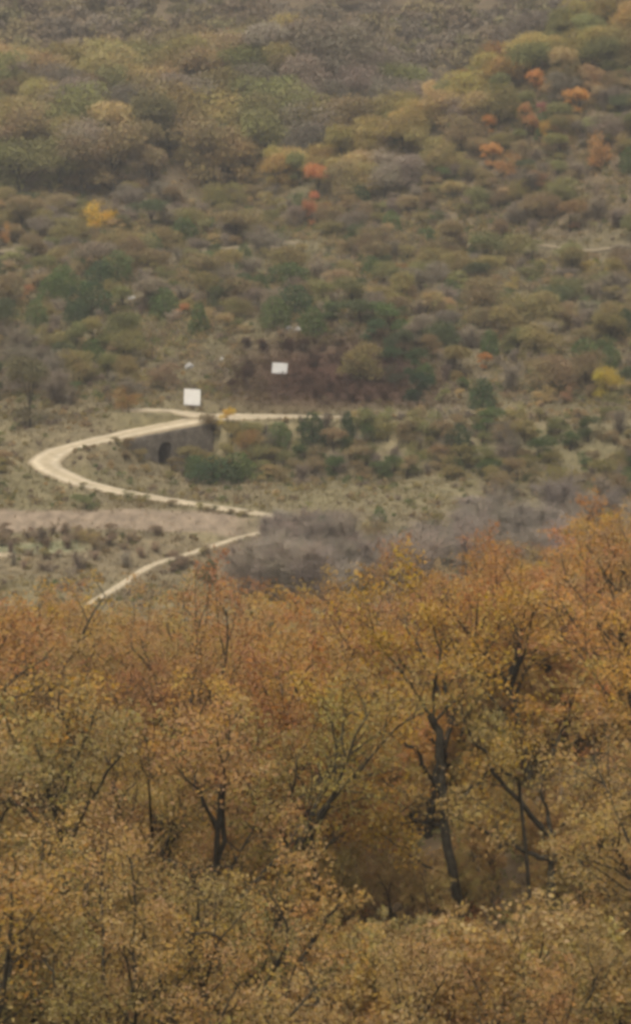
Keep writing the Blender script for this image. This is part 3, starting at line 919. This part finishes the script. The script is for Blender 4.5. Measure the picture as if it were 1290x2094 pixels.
for a in [
    (210, 450, 56, 48, YELLOW, 'bright golden bush alone at the foot of the wooded hill'),
    (650, 380, 62, 72, FLAME, 'flame red tree beside the grey ravine below the spur'),
    (640, 445, 34, 50, (.48, .18, .08), 'small red bush below the flame red tree'),
    (1095, 172, 46, 40, (.66, .28, .08), 'orange tree highest on the wooded spur'),
    (1182, 214, 58, 46, (.66, .30, .08), 'broad orange tree on the upper spur'),
    (1070, 245, 40, 46, RUST, 'rust orange tree beside a crimson tree on the spur'),
    (1112, 232, 28, 30, (.36, .11, .09), 'crimson small tree between orange trees on the spur'),
    (1005, 262, 30, 36, (.66, .27, .08), 'small orange tree on the shoulder of the spur'),
    (1115, 282, 30, 46, (.50, .28, .06), 'narrow golden tree on the middle of the spur'),
    (1146, 305, 66, 50, (.28, .24, .08), 'olive yellow round tree beside the narrow golden tree'),
    (1005, 325, 50, 44, (.66, .30, .10), 'orange tree low on the spur beside a dull rust bush'),
    (1042, 345, 42, 44, RUST, 'dull rust bush beside an orange tree low on the spur'),
    (1228, 322, 52, 60, (.50, .24, .09), 'tall pale orange tree on the right flank of the spur'),
    (1165, 445, 70, 60, (.31, .18, .08), 'wide brownish orange bush at the foot of the spur'),
    (710, 265, 110, 66, (.34, .20, .10), 'wide reddish tan tree crown at the tip of the spur'),
    (995, 508, 54, 28, ORANGE, 'low orange bush on the grassy bench'),
    (1215, 550, 60, 32, (.50, .33, .06), 'low yellow bush on the terrace below the spur'),
    (1045, 580, 32, 30, (.42, .30, .10), 'small straw yellow bush on the slope'),
    (825, 556, 40, 36, (.36, .20, .08), 'small brownish orange bush above the green thicket'),
    (990, 740, 44, 38, (.52, .21, .07), 'orange red bush between two dark junipers'),
    (1155, 806, 30, 36, (.36, .19, .10), 'faded orange bush by the yellow tree'),
    (1240, 790, 60, 58, (.50, .36, .05), 'yellow tree with dark trunk above the embankment'),
    (462, 857, 48, 36, (.62, .40, .06), 'golden bush growing at the edge of the road junction'),
    (262, 818, 58, 50, (.36, .20, .07), 'rusty bush above the road bend'),
    (370, 638, 36, 34, (.46, .21, .08), 'small orange bush between dark junipers'),
    (55, 602, 34, 38, (.42, .20, .08), 'small rust orange bush beside the juniper clump'),
    (690, 582, 90, 44, (.37, .25, .13), 'wide sandy tan bush above the green thicket'),
    (255, 712, 70, 56, (.26, .22, .08), 'yellow olive bush above the rusty bush'),
    (8, 480, 26, 44, ORANGE, 'orange sapling at the foot of the wooded hill'),
    (505, 905, 60, 44, (.33, .20, .07), 'rusty bush on the embankment below the road'),
    (1140, 990, 70, 60, (.25, .19, .06), 'olive yellow bush beside grey bare trees'),
    (340, 770, 70, 50, (.31, .21, .12), 'tan bush beside the square white board')]:
    cx, cy, w, h, col, lab = a
    at_px('shrub' if w < 60 or h < 40 else 'hill', cx, cy, w, h, col, lab, cat='bush' if 'bush' in lab else 'tree', name='autumn_bush' if 'bush' in lab else 'autumn_tree')

for a in [(307, 502, 44, 44), (158, 532, 40, 40), (240, 545, 60, 56), (205, 560, 50, 50), (130, 575, 60, 60), (110, 590, 50, 56), (185, 612, 76, 66), (72, 645, 44, 58),
          (160, 640, 50, 50), (495, 592, 66, 56), (530, 585, 50, 46), (500, 530, 30, 60), (420, 540, 66, 46), (440, 520, 44, 36), (590, 560, 66, 44), (405, 652, 46, 62), (335, 620, 50, 62),
          (455, 600, 44, 40), (758, 545, 36, 42), (802, 456, 36, 46), (920, 596, 44, 44), (967, 522, 36, 34), (735, 402, 34, 46), (600, 615, 66, 60), (560, 640, 60, 60),
          (1003, 703, 40, 54), (985, 808, 58, 64), (1270, 660, 50, 52), (1195, 718, 56, 46), (1245, 730, 40, 44), (1080, 640, 44, 44), (1140, 628, 44, 48),
          (640, 885, 52, 78), (712, 872, 34, 56), (940, 905, 56, 60), (570, 890, 44, 50), (440, 962, 90, 50), (485, 955, 60, 60), (400, 955, 40, 40), (940, 1082, 50, 44), (775, 1052, 34, 30), (660, 1090, 40, 60), (830, 1110, 44, 60),
          (190, 725, 44, 60), (640, 660, 60, 56), (375, 470, 60, 44), (430, 1170, 30, 50), (1285, 330, 40, 50), (1120, 250, 36, 40)]:
    cx, cy, w, h = a
    big = w >= 56
    col = jit(GREEN if R2.random() < .55 else DKGREEN, R2, .2)
    if big: at_px('juniper', cx, cy, w, h, col, 'large spreading dark green juniper on the scrubby slope', 'large junipers')
    else: at_px('juniper', cx, cy, w, h, col, 'small rounded dark green juniper on the scrubby slope', 'small junipers')

at_px('shrub', 178, 1026, 64, 30, (.19, .20, .075), 'grassy green bush below the lower road', name='green_bush', cat='bush')
# green thicket on the mound
for cx, cy, w, h, col in [(680, 640, 80, 46, GREEN), (740, 640, 90, 54, (.11, .13, .052)), (800, 650, 90, 60, GREEN), (760, 678, 60, 46, DKGREEN), (825, 705, 70, 60, (.10, .11, .052)), (845, 745, 60, 60, DKGREEN),
                          (852, 800, 80, 80, (.045, .07, .038)), (800, 770, 50, 44, (.09, .09, .05)), (790, 715, 60, 50, DKGREEN), (868, 770, 56, 56, GREEN)]:
    at_px('shrub', cx, cy, w, h, jit(col, R2), 'dark evergreen bush in the thicket on the earth mound', 'evergreen thicket on the mound', name='evergreen_bush', cat='bush')
for k in range(70):
    px = R2.uniform(475, 820); py = R2.uniform(700, 832)
    if abs(px - 572) < 58 and 735 < py: continue
    if px < 500 and py < 750: continue
    p = hit(px, py, 290)
    if road_dist(p[0], p[1]) < .9: continue
    h = R2.uniform(.9, 1.9)
    plant('bare' if R2.random() < .75 else 'shrub', (p[0], p[1], p[2] - .05), h, h * R2.uniform(1.1, 1.8), jit((.088, .048, .034), R2), 'dark brown scrub on the face of the earth mound', 'brown scrub on the mound', rng=R2, name='mound_scrub')
# scrub hiding the ends of the culvert wall
for px, py, h, c in [(262, 925, 1.0, BROWN), (285, 945, 1.1, OLIVE), (352, 965, 1.2, BROWN), (385, 955, 1.8, OLIVE), (405, 930, 2.2, MOSS), (425, 915, 2.2, OLIVE), (300, 968, .8, TAN), (240, 915, .8, OLIVE), (375, 975, .9, GREYB), (440, 900, 1.8, BROWN), (345, 940, .9, GREYB), (275, 915, 1.1, MOSS), (296, 935, 1.2, OLIVE), (364, 948, 1.5, MOSS), (378, 925, 1.4, BROWN), (395, 970, 1.6, GREEN), (350, 980, .8, OLIVE), (255, 945, .9, BROWN)]:
    p = hit(px, py, 290)
    if road_dist(p[0], p[1]) < .4: continue
    h *= 1.35
    plant('shrub' if c is not GREYB else 'bare', (p[0], p[1], p[2] - .05), h, h * 1.4, jit(tuple(x * .75 for x in c), R2), 'scrubby bush growing against the culvert wall', 'bushes against the culvert wall', rng=R2, name='wall_bush', cat='bush')
# dark trunked olive tree at the left
at_px('hill', 62, 810, 110, 130, (.20, .165, .085), 'olive tree with dark hollow below its crown left of the bend', name='olive_tree')
# big trees that can be told apart on the wooded hill
for cx, cy, w, h, col, lab in [(330, 270, 120, 130, (.20, .165, .075), 'tall hillside tree with bare dark trunks under an olive crown'),
                               (445, 300, 80, 90, (.135, .15, .07), 'dark green round tree on the wooded hill'),
                               (545, 270, 120, 120, (.24, .20, .085), 'broad olive tree beside the dark green round tree'),
                               (40, 350, 150, 90, (.22, .20, .075), 'yellow green tree at the foot of the wooded hill'),
                               (170, 350, 110, 110, (.24, .17, .09), 'russet brown tree at the foot of the wooded hill'),
                               (200, 240, 70, 60, (.27, .17, .11), 'pinkish brown tree among olive crowns')]:
    at_px('hill', cx, cy, w, h, col, lab)

# bushes crowding the embankment below the upper road
EMB = [(OLIVE, 'olive'), (BROWN, 'brown'), (MOSS, 'mossy green'), (GREYB, 'grey brown'), (GREEN, 'dark green')]
for k in range(420):
    px = R2.uniform(400, 1320); py = R2.uniform(880, 985) if px < 1000 else R2.uniform(880, 1030)
    if px < 470 and py < 940: continue
    p = hit(px, py, 290)
    if any((p[0] - x) ** 2 + (p[1] - y) ** 2 < (.55 + s * .5) ** 2 for x, y, s in taken) or road_dist(p[0], p[1]) < 1.3: continue
    top = max(1.0, at_y(px, 862, p[1])[2] - p[2]) if px < 650 else 3.0
    h = min(R2.uniform(1.2, 3.0), top)
    c, nm = EMB[R2.choice([0, 0, 1, 1, 2, 3, 3, 4])]
    taken.append((p[0], p[1], h * .5))
    kind = 'bare' if nm == 'grey brown' else 'shrub'
    plant(kind, (p[0], p[1], p[2] - .05), h, h * R2.uniform(1.1, 1.6), jit(tuple(x * .8 for x in c), R2), f'{nm} bush crowding the embankment below the upper road', f'{nm} embankment bushes', rng=R2, name='embankment_bush', cat='bush')
# bushes on the verge that screen the upper road further on
for k in range(26):
    px = 615 + k * 28 + R2.uniform(-10, 10)
    q = at_z(px, 853, -62.2)
    x0 = q[0]; y0 = q[1] - R2.uniform(1.9, 2.8); z0 = float(ground(x0, y0))
    h = R2.uniform(.8, 1.5) + max(0, float(ground(x0, q[1])) - z0)
    c, nm = EMB[R2.choice([0, 1, 2, 3, 3])]
    plant('bare' if nm == 'grey brown' else 'shrub', (x0, y0, z0 - .05), h, h * R2.uniform(1.1, 1.5), jit(c, R2), f'{nm} bush on the verge of the upper road', f'{nm} verge bushes', rng=R2, name='verge_bush', cat='bush')

# low bushes breaking the near edge of the lower leg and the path
for px, py in [(168, 1000), (196, 1008), (262, 1016), (282, 1022), (296, 1026), (412, 1042), (424, 1046), (438, 1046), (470, 1054), (492, 1058), (505, 1058), (352, 1156), (230, 1018), (350, 1036)]:
    q = hit(px, py, 255)
    rd = road_dist(q[0], q[1])
    h = R2.uniform(.5, .8)
    c, nm = R2.choice([(BROWN, 'brown'), (OLIVE, 'olive'), (MOSS, 'mossy green')])
    plant('shrub', (q[0], q[1] - max(0, .35 - rd), q[2] - .05), h, h * R2.uniform(1.5, 2.4), jit(tuple(x * .8 for x in c), R2), f'low {nm} bush overgrowing the edge of the lower road', f'{nm} bushes at the lower road edge', rng=R2, name='verge_bush', cat='bush')

# grey bare trees in the valley bottom
for k in range(112):
    px = R2.uniform(470, 900) if k < 46 else R2.uniform(548, 710) if k >= 84 else R2.uniform(900, 1420)
    top = float(np.interp(px, [470, 540, 600, 700, 800, 900, 1000, 1100, 1400], [1100, 1065, 1055, 1085, 1070, 1040, 985, 950, 920])) + R2.uniform(0, 80)
    Y = R2.uniform(274, 278.5) if k >= 84 else R2.uniform(255, 272) if px < 900 else R2.uniform(262, 292)
    x0 = at_y(px, 1100, Y)[0]; gz = float(ground(x0, Y))
    hh = min(6.2, at_y(px, top, Y)[2] - gz)
    if k >= 84: hh = R2.uniform(2.6, 3.9)
    if hh < 1.6 or road_dist(x0, Y) < .5: continue
    taken.append((x0, Y, 1.5))
    plant('bare_tree', (x0, Y, gz), hh, max(3.0, hh * R2.uniform(.7, 1.2)), jit((.29, .225, .175), R2, .16, .05), ('tall' if hh > 4.6 else 'low') + ' grey leafless tree in the valley ' + ('where the path doubles back' if px < 700 else 'below the meadow' if px < 950 else 'under the embankment end'), ('tall' if hh > 4.6 else 'low') + ' grey bare trees ' + ('by the path' if px < 700 else 'below the meadow' if px < 950 else 'under the embankment end'), rng=R2)

# ------------------------------------------------------------------ wooded hill and spur: every tree its own
R3 = random.Random(77)
pts = []
tries = 0; n_h = 0; n_s = 0
while tries < 20000:
    tries += 1
    Y = R3.uniform(404, 492); X = R3.uniform(-62, 66)
    gz = float(ground(X, Y))
    px, py = to_px(X, Y, gz + 4)
    if not (-90 < px < 1390) or py < -70: continue
    yc = 428 + .25 * X
    onspur = X > -6 and Y < yc + 8
    if (n_s if onspur else n_h) > 295: continue
    if not onspur and Y < 431: continue
    if onspur and (Y < 407 + (5 if X < 20 else 0)): continue
    if 300 < px < 640 and 330 < py < 430: continue
    sp = 4.5 if not onspur else (2.9 if Y > yc - 14 else 2.2)
    if any((X - x) ** 2 + (Y - y) ** 2 < sp * sp for x, y in pts): continue
    if any((X - x) ** 2 + (Y - y) ** 2 < (s * .9 + .8) ** 2 for x, y, s in taken): continue
    front = onspur and any(abs(X - x) < s + 1.2 and 0 < y - Y < 7 for x, y, s in taken)
    pts.append((X, Y))
    r = R3.random()
    if onspur:
        c, nm = ((OLIVE, 'olive') if r < .34 else (GREYB, 'grey brown') if r < .52 else (BROWN, 'brown') if r < .70 else (MOSS, 'mossy green') if r < .86 else (TAN, 'tan') if r < .95 else (RUST, 'rusty'))
        h = R3.uniform(3.8, 6.0) if not (front or Y < yc - 14) else R3.uniform(1.8, 3.0)
        zone = 'along the crest of the spur' if Y > yc - 6 else 'on the steep flank of the spur' if Y > yc - 18 else 'at the scrubby foot of the spur'
        if zone.startswith('along') and r < .7: c, nm = (((.43, .315, .105), 'yellowish olive') if r < .62 else ((.46, .28, .09), 'amber'))
        lab, grp = f'{nm} leafy tree {zone}', f'{nm} trees {zone}'
        n_s += 1
        kind = 'bare_tree' if nm == 'grey brown' and R3.random() < .6 else 'hill'
        if kind == 'bare_tree': lab, grp = f'grey leafless tree {zone}', f'grey bare trees {zone}'
    else:
        c, nm = ((OLIVE, 'olive') if r < .42 else (MOSS, 'mossy green') if r < .57 else (BROWN, 'brown') if r < .76 else (TAN, 'tan') if r < .88 else (GREYB, 'grey brown') if r < .97 else ((.33, .22, .105), 'rusty'))
        if X > -2 and R3.random() < .65: c, nm = tuple(v * .85 for v in GREYB), 'grey brown'
        h = R3.uniform(6.2, 9.4)
        zone = 'on the crest of the wooded hill' if Y > 466 else 'halfway up the wooded hill' if Y > 447 else 'along the foot of the wooded hill'
        lab, grp = f'{nm} tree crown {zone}', f'{nm} trees {zone}'
        n_h += 1; kind = 'hill'
    plant(kind, (X, Y, gz - .05), h, h * R3.uniform(.95, 1.25), jit(c, R3, .32), lab, grp, rng=R3, name='scrub_tree' if onspur and kind == 'hill' else None)
print('hill', n_h, 'spur', n_s)

# ------------------------------------------------------------------ scrub of the valley slopes
R4 = random.Random(99)
n_m = 0; tries = 0
pts = []
while tries < 12000 and n_m < 560:
    tries += 1
    Y = R4.uniform(262, 432); X = R4.uniform(-1, 1) * Y * .1051 * 1.2
    if R4.random() > (1.0 if Y > 322 else .45): continue
    gz = float(ground(X, Y))
    px, py = to_px(X, Y, gz)
    if road_dist(X, Y) < 1.2: continue
    # stretches that are open in the picture: road bend, boards, meadow, field
    if 50 < px < 470 and 830 < py < 1010: continue
    if 330 < px < 470 and 700 < py < 850: continue
    if 470 < px < 900 and 690 < py < 860: continue
    if 560 < px < 1000 and 965 < py < 1060: continue
    if px < 500 and 1010 < py < 1075: continue
    if px < 500 and 1075 <= py < 1230 and R4.random() < .3: continue
    if 60 < px < 560 and 990 < py < 1100: continue
    if screens_path(X, Y): continue
    h = R4.uniform(1.0, 2.9) * (1.0 if Y > 320 else .75)
    zone = 'by the fallow field' if px < 500 and py > 1010 else 'below the road embankment' if Y < 318 else 'on the slope above the road' if Y < 350 else 'on the juniper slope' if Y < 385 else 'on the terraces below the woods'
    sp = .8 + h * .5
    if any((X - x) ** 2 + (Y - y) ** 2 < sp * sp for x, y in pts): continue
    if any((X - x) ** 2 + (Y - y) ** 2 < (s * .8 + .6) ** 2 for x, y, s in taken): continue
    pts.append((X, Y)); n_m += 1
    r = R4.random()
    if r < .40:
        plant('bare', (X, Y, gz), h, h * R4.uniform(1, 1.5), jit(GREYB if r < .26 else (.20, .145, .105), R4), f'grey brown leafless scrub {zone}' if r < .26 else f'reddish brown leafless scrub {zone}',
              f'grey leafless scrub {zone}' if r < .26 else f'reddish leafless scrub {zone}', rng=R4)
    else:
        c, nm = ((OLIVE, 'olive') if r < .58 else (BROWN, 'brown') if r < .72 else (MOSS, 'mossy green') if r < .84 else (TAN, 'tan') if r < .93 else (GREEN, 'dark green'))
        plant('shrub', (X, Y, gz - .05), h, h * R4.uniform(1.1, 1.6), jit(c, R4, .2), f'low {nm} leafy bush {zone}', f'{nm} bushes {zone}', rng=R4)
print('scrub', n_m)

# taller thickets that knit the slope together
n_t = 0
tp = []
for _ in range(6000):
    Y = R4.uniform(322, 432); X = R4.uniform(-1, 1) * Y * .1051 * 1.2
    gz = float(ground(X, Y)); px, py = to_px(X, Y, gz)
    if fbm(X / 13, Y / 13, 71) < (.42 if px < 600 else .36): continue
    if 330 < px < 470 and 690 < py < 860 or 470 < px < 720 and 660 < py < 860 or road_dist(X, Y) < 2: continue
    if 780 < px < 1010 and 455 < py < 500: continue
    h = R4.uniform(2.0, 4.4)
    if screens_path(X, Y): continue
    if any((X - x) ** 2 + (Y - y) ** 2 < 4.6 for x, y in tp): continue
    if any((X - x) ** 2 + (Y - y) ** 2 < (s * .8 + 1.0) ** 2 or (abs(X - x) < s + .3 and 0 < y - Y < 4) for x, y, s in taken): continue
    tp.append((X, Y)); n_t += 1
    if n_t > 295: break
    r = R4.random()
    zone = 'on the slope above the road' if Y < 350 else 'on the juniper slope' if Y < 385 else 'on the terraces below the woods'
    c, nm = ((GREYB, 'grey brown') if r < .34 else (OLIVE, 'olive') if r < .56 else (BROWN, 'brown') if r < .78 else (MOSS, 'mossy green') if r < .92 else ((.13, .145, .065), 'dull green'))
    kind = 'bare_tree' if r < .24 else 'hill'
    plant(kind, (X, Y, gz - .05), h, h * R4.uniform(1.0, 1.45), jit(tuple(x * .86 for x in c), R4, .2), (f'grey leafless thicket {zone}' if r < .24 else f'tall {nm} thicket {zone}'), (f'grey thickets {zone}' if r < .24 else f'{nm} thickets {zone}'), rng=R4, name='thicket', cat='thicket')
print('thickets', n_t)
# reddish hedge along the fallow field
for k in range(52):
    px = R4.uniform(-60, 490); py = R4.choice([1090, 1094, 1100, 1112, 1125, 1140, 1155, 1168]) + R4.uniform(-6, 6)
    p = hit(px, py, 255)
    if road_dist(p[0], p[1]) < 1.0: continue
    h = R4.uniform(.7, 1.4)
    plant('bare' if R4.random() < .6 else 'shrub', (p[0], p[1], p[2]), h, h * R4.uniform(1.2, 2.0), jit((.27, .185, .115), R4), 'russet hedge bush along the fallow field', 'russet hedge by the field', rng=R4, name='hedge_bush', cat='hedge bush')

# ------------------------------------------------------------------ rocks
def rock_mesh(seed):
    rs = np.random.RandomState(seed)
    import bmesh
    bm = bmesh.new(); bmesh.ops.create_icosphere(bm, subdivisions=2, radius=.5)
    for v in bm.verts:
        n = vnoise(v.co.x * 3 + seed, v.co.y * 3 + v.co.z * 2.3, seed)
        v.co *= .7 + .6 * float(n); v.co.z *= .75
    me = bpy.data.meshes.new('rock'); bm.to_mesh(me); bm.free(); me.materials.append(M_ROCK); return me
RK = [rock_mesh(k) for k in range(3)]
for px, py, s, lab in [(386, 752, 1.15, 'pale grey boulder on the bank above the square white board'), (612, 678, 1.1, 'grey boulder on top of the dark earth mound'), (590, 672, .8, 'small grey boulder on top of the dark earth mound'),
                       (455, 735, .6, 'pale stone on the slope left of the mound'), (270, 612, .9, 'pale stone lying among the junipers'), (958, 497, .5, 'whitish stone by the low orange bush'), (215, 722, .6, 'pale stone below the juniper clump'), (640, 620, .6, 'stone above the dark mound')]:
    p = hit(px, py, 290)
    o = link('boulder', RK[R4.randrange(3)], None, (p[0], p[1], p[2] + s * .1))
    o.scale = (s * 1.15, s, s); o.rotation_euler = (0, 0, R4.uniform(0, 6))
    tag(o, lab, 'rock')

# ------------------------------------------------------------------ far wood beyond the crest: one mass
rs = np.random.RandomState(3)
Pall, Tall = [], []
k = 0
while k < 900:
    Y = rs.uniform(505, 690); X = rs.uniform(-1, 1) * Y * .125
    gz = float(ground(X, Y))
    k += 1
    P, _ = lobe_points(rs, 290, rs.uniform(6, 8.5), rs.uniform(5.5, 7.5), 8)
    P = P + np.array([X, Y, gz])
    base = np.array([(.25, .20, .14), (.28, .22, .11), (.25, .185, .115), (.24, .205, .10)][rs.randint(4)]) * rs.uniform(.75, 1.1)
    Pall.append(P); Tall.append(np.clip(base[None, :] * rs.uniform(.75, 1.25, (len(P), 1)), 0, 1))
P = np.vstack(Pall); T = np.vstack(Tall); n = len(P)
a_ = rs.normal(size=(n, 3)); a_ /= np.linalg.norm(a_, axis=1)[:, None]
b_ = rs.normal(size=(n, 3)); b_ -= (b_ * a_).sum(1)[:, None] * a_; b_ /= np.linalg.norm(b_, axis=1)[:, None]
V = np.stack([P - a_ * .36, P + b_ * .26, P + a_ * .36, P - b_ * .26], 1).reshape(-1, 3)
M_FAR = attr_material('far_leaf', 'soil', .25)
o = link('distant_wood', mesh_np('distant_wood', V, np.arange(4 * n).reshape(n, 4), M_FAR, np.repeat(T, 4, 0), 'soil'))
tag(o, 'grey brown distant wood covering the slope behind the crest', 'wood', kind='stuff')

# ------------------------------------------------------------------ dry grass
def grass(name, label, n, yr, dens, hgt, wid, seed):
    rs = np.random.RandomState(seed)
    Y = rs.uniform(*yr, n); X = rs.uniform(-1, 1, n) * Y * .1051 * 1.25
    keep = dens(X, Y, rs)
    X, Y = X[keep], Y[keep]
    d = np.full(len(X), 99.0)
    for R in (ROAD, SPUR):
        for c0 in range(0, len(X), 8000):
            s = slice(c0, c0 + 8000)
            d[s] = np.minimum(d[s], (np.hypot(X[s, None] - R[None, ::2, 0], Y[s, None] - R[None, ::2, 1]) - R[None, ::2, 3] / 2).min(1))
    keep = d > .12
    X, Y = X[keep], Y[keep]
    Z = ground(X, Y)
    m = len(X); nb = 3
    X, Y, Z = np.repeat(X, nb), np.repeat(Y, nb), np.repeat(Z, nb)
    M = m * nb
    P = np.stack([X + rs.normal(0, .12, M), Y + rs.normal(0, .12, M), Z - .03], 1)
    h = hgt * rs.uniform(.5, 1.4, M); an = rs.uniform(0, 6.283, M); w = wid * rs.uniform(.6, 1.4, M)
    s = np.stack([np.cos(an), np.sin(an), np.zeros(M)], 1) * w[:, None] / 2
    tip = P + np.stack([rs.normal(0, .35, M) * h, rs.normal(0, .35, M) * h, h], 1)
    V = np.stack([P - s, P + s, tip], 1).reshape(-1, 3)
    C = soil(X, Y) * rs.uniform(.75, 1.45, (M, 1)) * np.array([1.04, 1.0, .92])
    o = link(name, mesh_np(name, V, np.arange(3 * M).reshape(M, 3), M_BLADE, np.repeat(C, 3, 0), 'soil'))
    return tag(o, label, 'grass', kind='stuff')
grass('grass', 'dry tan and olive grass on the valley slopes', 62000, (256, 432), lambda X, Y, r: (r.rand(len(X)) < .5 + .5 * fbm(X / 5, Y / 5, 8)) & ~((X < -6) & (Y > 279) & (Y < 284) & (r.rand(len(X)) < .6)), .38, .10, 4)

# ------------------------------------------------------------------ undergrowth nobody could count
def undergrowth(name, label, pos, hts, cols, nleaf, lsize, seed):
    rs = np.random.RandomState(seed)
    n = len(pos)
    C = np.repeat(pos, nleaf, 0); h = np.repeat(hts, nleaf)
    d = rs.normal(size=(n * nleaf, 3)); d /= np.linalg.norm(d, axis=1)[:, None]
    d *= (rs.rand(n * nleaf) ** .45)[:, None]
    P = C + d * np.stack([h * .8, h * .8, h * .5], 1); P[:, 2] += h * .42
    N = len(P)
    a = rs.normal(size=(N, 3)); a[:, 2] *= 1.3; a /= np.linalg.norm(a, axis=1)[:, None]
    b = rs.normal(size=(N, 3)); b -= (b * a).sum(1)[:, None] * a; b /= np.linalg.norm(b, axis=1)[:, None]
    s = (lsize * rs.uniform(.6, 1.4, N))[:, None]
    V = np.stack([P - a * s * .6, P + b * s * .3, P + a * s * .6, P - b * s * .3], 1).reshape(-1, 3)
    T = np.repeat(cols, nleaf, 0) * rs.uniform(.72, 1.3, (N, 1))
    o = link(name, mesh_np(name, V, np.arange(4 * N).reshape(N, 4), M_BLADE, np.repeat(T, 4, 0), 'soil'))
    return tag(o, label, 'undergrowth', kind='stuff')

def dist_road(X, Y):
    d = np.full(len(X), 99.0)
    for R in (ROAD, SPUR):
        for c0 in range(0, len(X), 8000):
            q = slice(c0, c0 + 8000)
            d[q] = np.minimum(d[q], (np.hypot(X[q, None] - R[None, ::2, 0], Y[q, None] - R[None, ::2, 1]) - R[None, ::2, 3] / 2).min(1))
    return d
rs = np.random.RandomState(12)
n = 23000
Y = np.where(rs.rand(n) < .24, rs.uniform(400, 450, n), rs.uniform(222, 430, n)); X = rs.uniform(-1, 1, n) * Y * .1051 * 1.22
d = dist_road(X, Y)
dens = fbm(X / 6, Y / 6, 41)
openf = np.clip((Y - 318) / 8, 0.0, 1.0)
keep = (rs.rand(n) < sstep(.15, .5, dens) * (.3 + .7 * openf)) & (d > .5) & ~((X < -6) & (Y > 281) & (Y < 284.8))
X, Y, d = X[keep], Y[keep], d[keep]
keep = np.array([not screens_path(a, b) for a, b in zip(X, Y)])
X, Y, d = X[keep], Y[keep], d[keep]; n = len(X)
h = rs.uniform(.4, 1.5, n) * np.clip(d / 2.5, .3, 1) * (.6 + .4 * np.clip((Y - 318) / 8, 0, 1))
pal = np.array([OLIVE, BROWN, GREYB, MOSS, (.24, .17, .115), TAN, GREEN]) * .8
ci = rs.choice(len(pal), n, p=[.25, .22, .13, .15, .11, .06, .08])
cols = pal[ci] * rs.uniform(.75, 1.15, (n, 1))
mk = np.exp(-(((X - MOUND[0]) / 12.0) ** 4 + ((Y - MOUND[1]) / MOUND[2]) ** 4))[:, None]
cols = cols * (1 - mk) + np.array([.082, .046, .033]) * mk
undergrowth('undergrowth', 'knee high mixed brown and olive scrub on the valley slopes', np.stack([X, Y, ground(X, Y)], 1), h, cols, 46, .21, 13)
n = 2600
Y = rs.uniform(44, 136, n); X = rs.uniform(-1, 1, n) * (Y * .1051 + 7)
pal = np.array([OLIVE, BROWN, TAN, MOSS, RUST]) * .9
undergrowth('forest_undergrowth', 'leafy brown undergrowth on the floor of the near wood', np.stack([X, Y, ground(X, Y)], 1), rs.uniform(.35, .9, n), pal[rs.randint(5, size=n)] * rs.uniform(.7, 1.1, (n, 1)), 72, .12, 14)

# ------------------------------------------------------------------ haze
V, Fc = [], []; box(V, Fc, -2050, 2050, -450, 2460, -12, 150)
me = bpy.data.meshes.new('haze'); me.from_pydata(V, [], Fc); me.update()
m, nt, out = mat_new('haze')
pv = nt.nodes.new('ShaderNodeVolumePrincipled')
pv.inputs['Color'].default_value = (.98, .95, .90, 1); pv.inputs['Density'].default_value = 0.00034; pv.inputs['Anisotropy'].default_value = 0.1
nt.links.new(pv.outputs[0], out.inputs['Volume'])
me.materials.append(m)
tag(link('haze', me), 'thin pale autumn haze filling the valley', 'haze', kind='stuff')
print('tris', sum(sum(len(p.vertices) - 2 for p in m.polygons) for m in bpy.data.meshes), 'ground z', V and float(MZ.min() + CAMZ), float(MZ.max() + CAMZ))
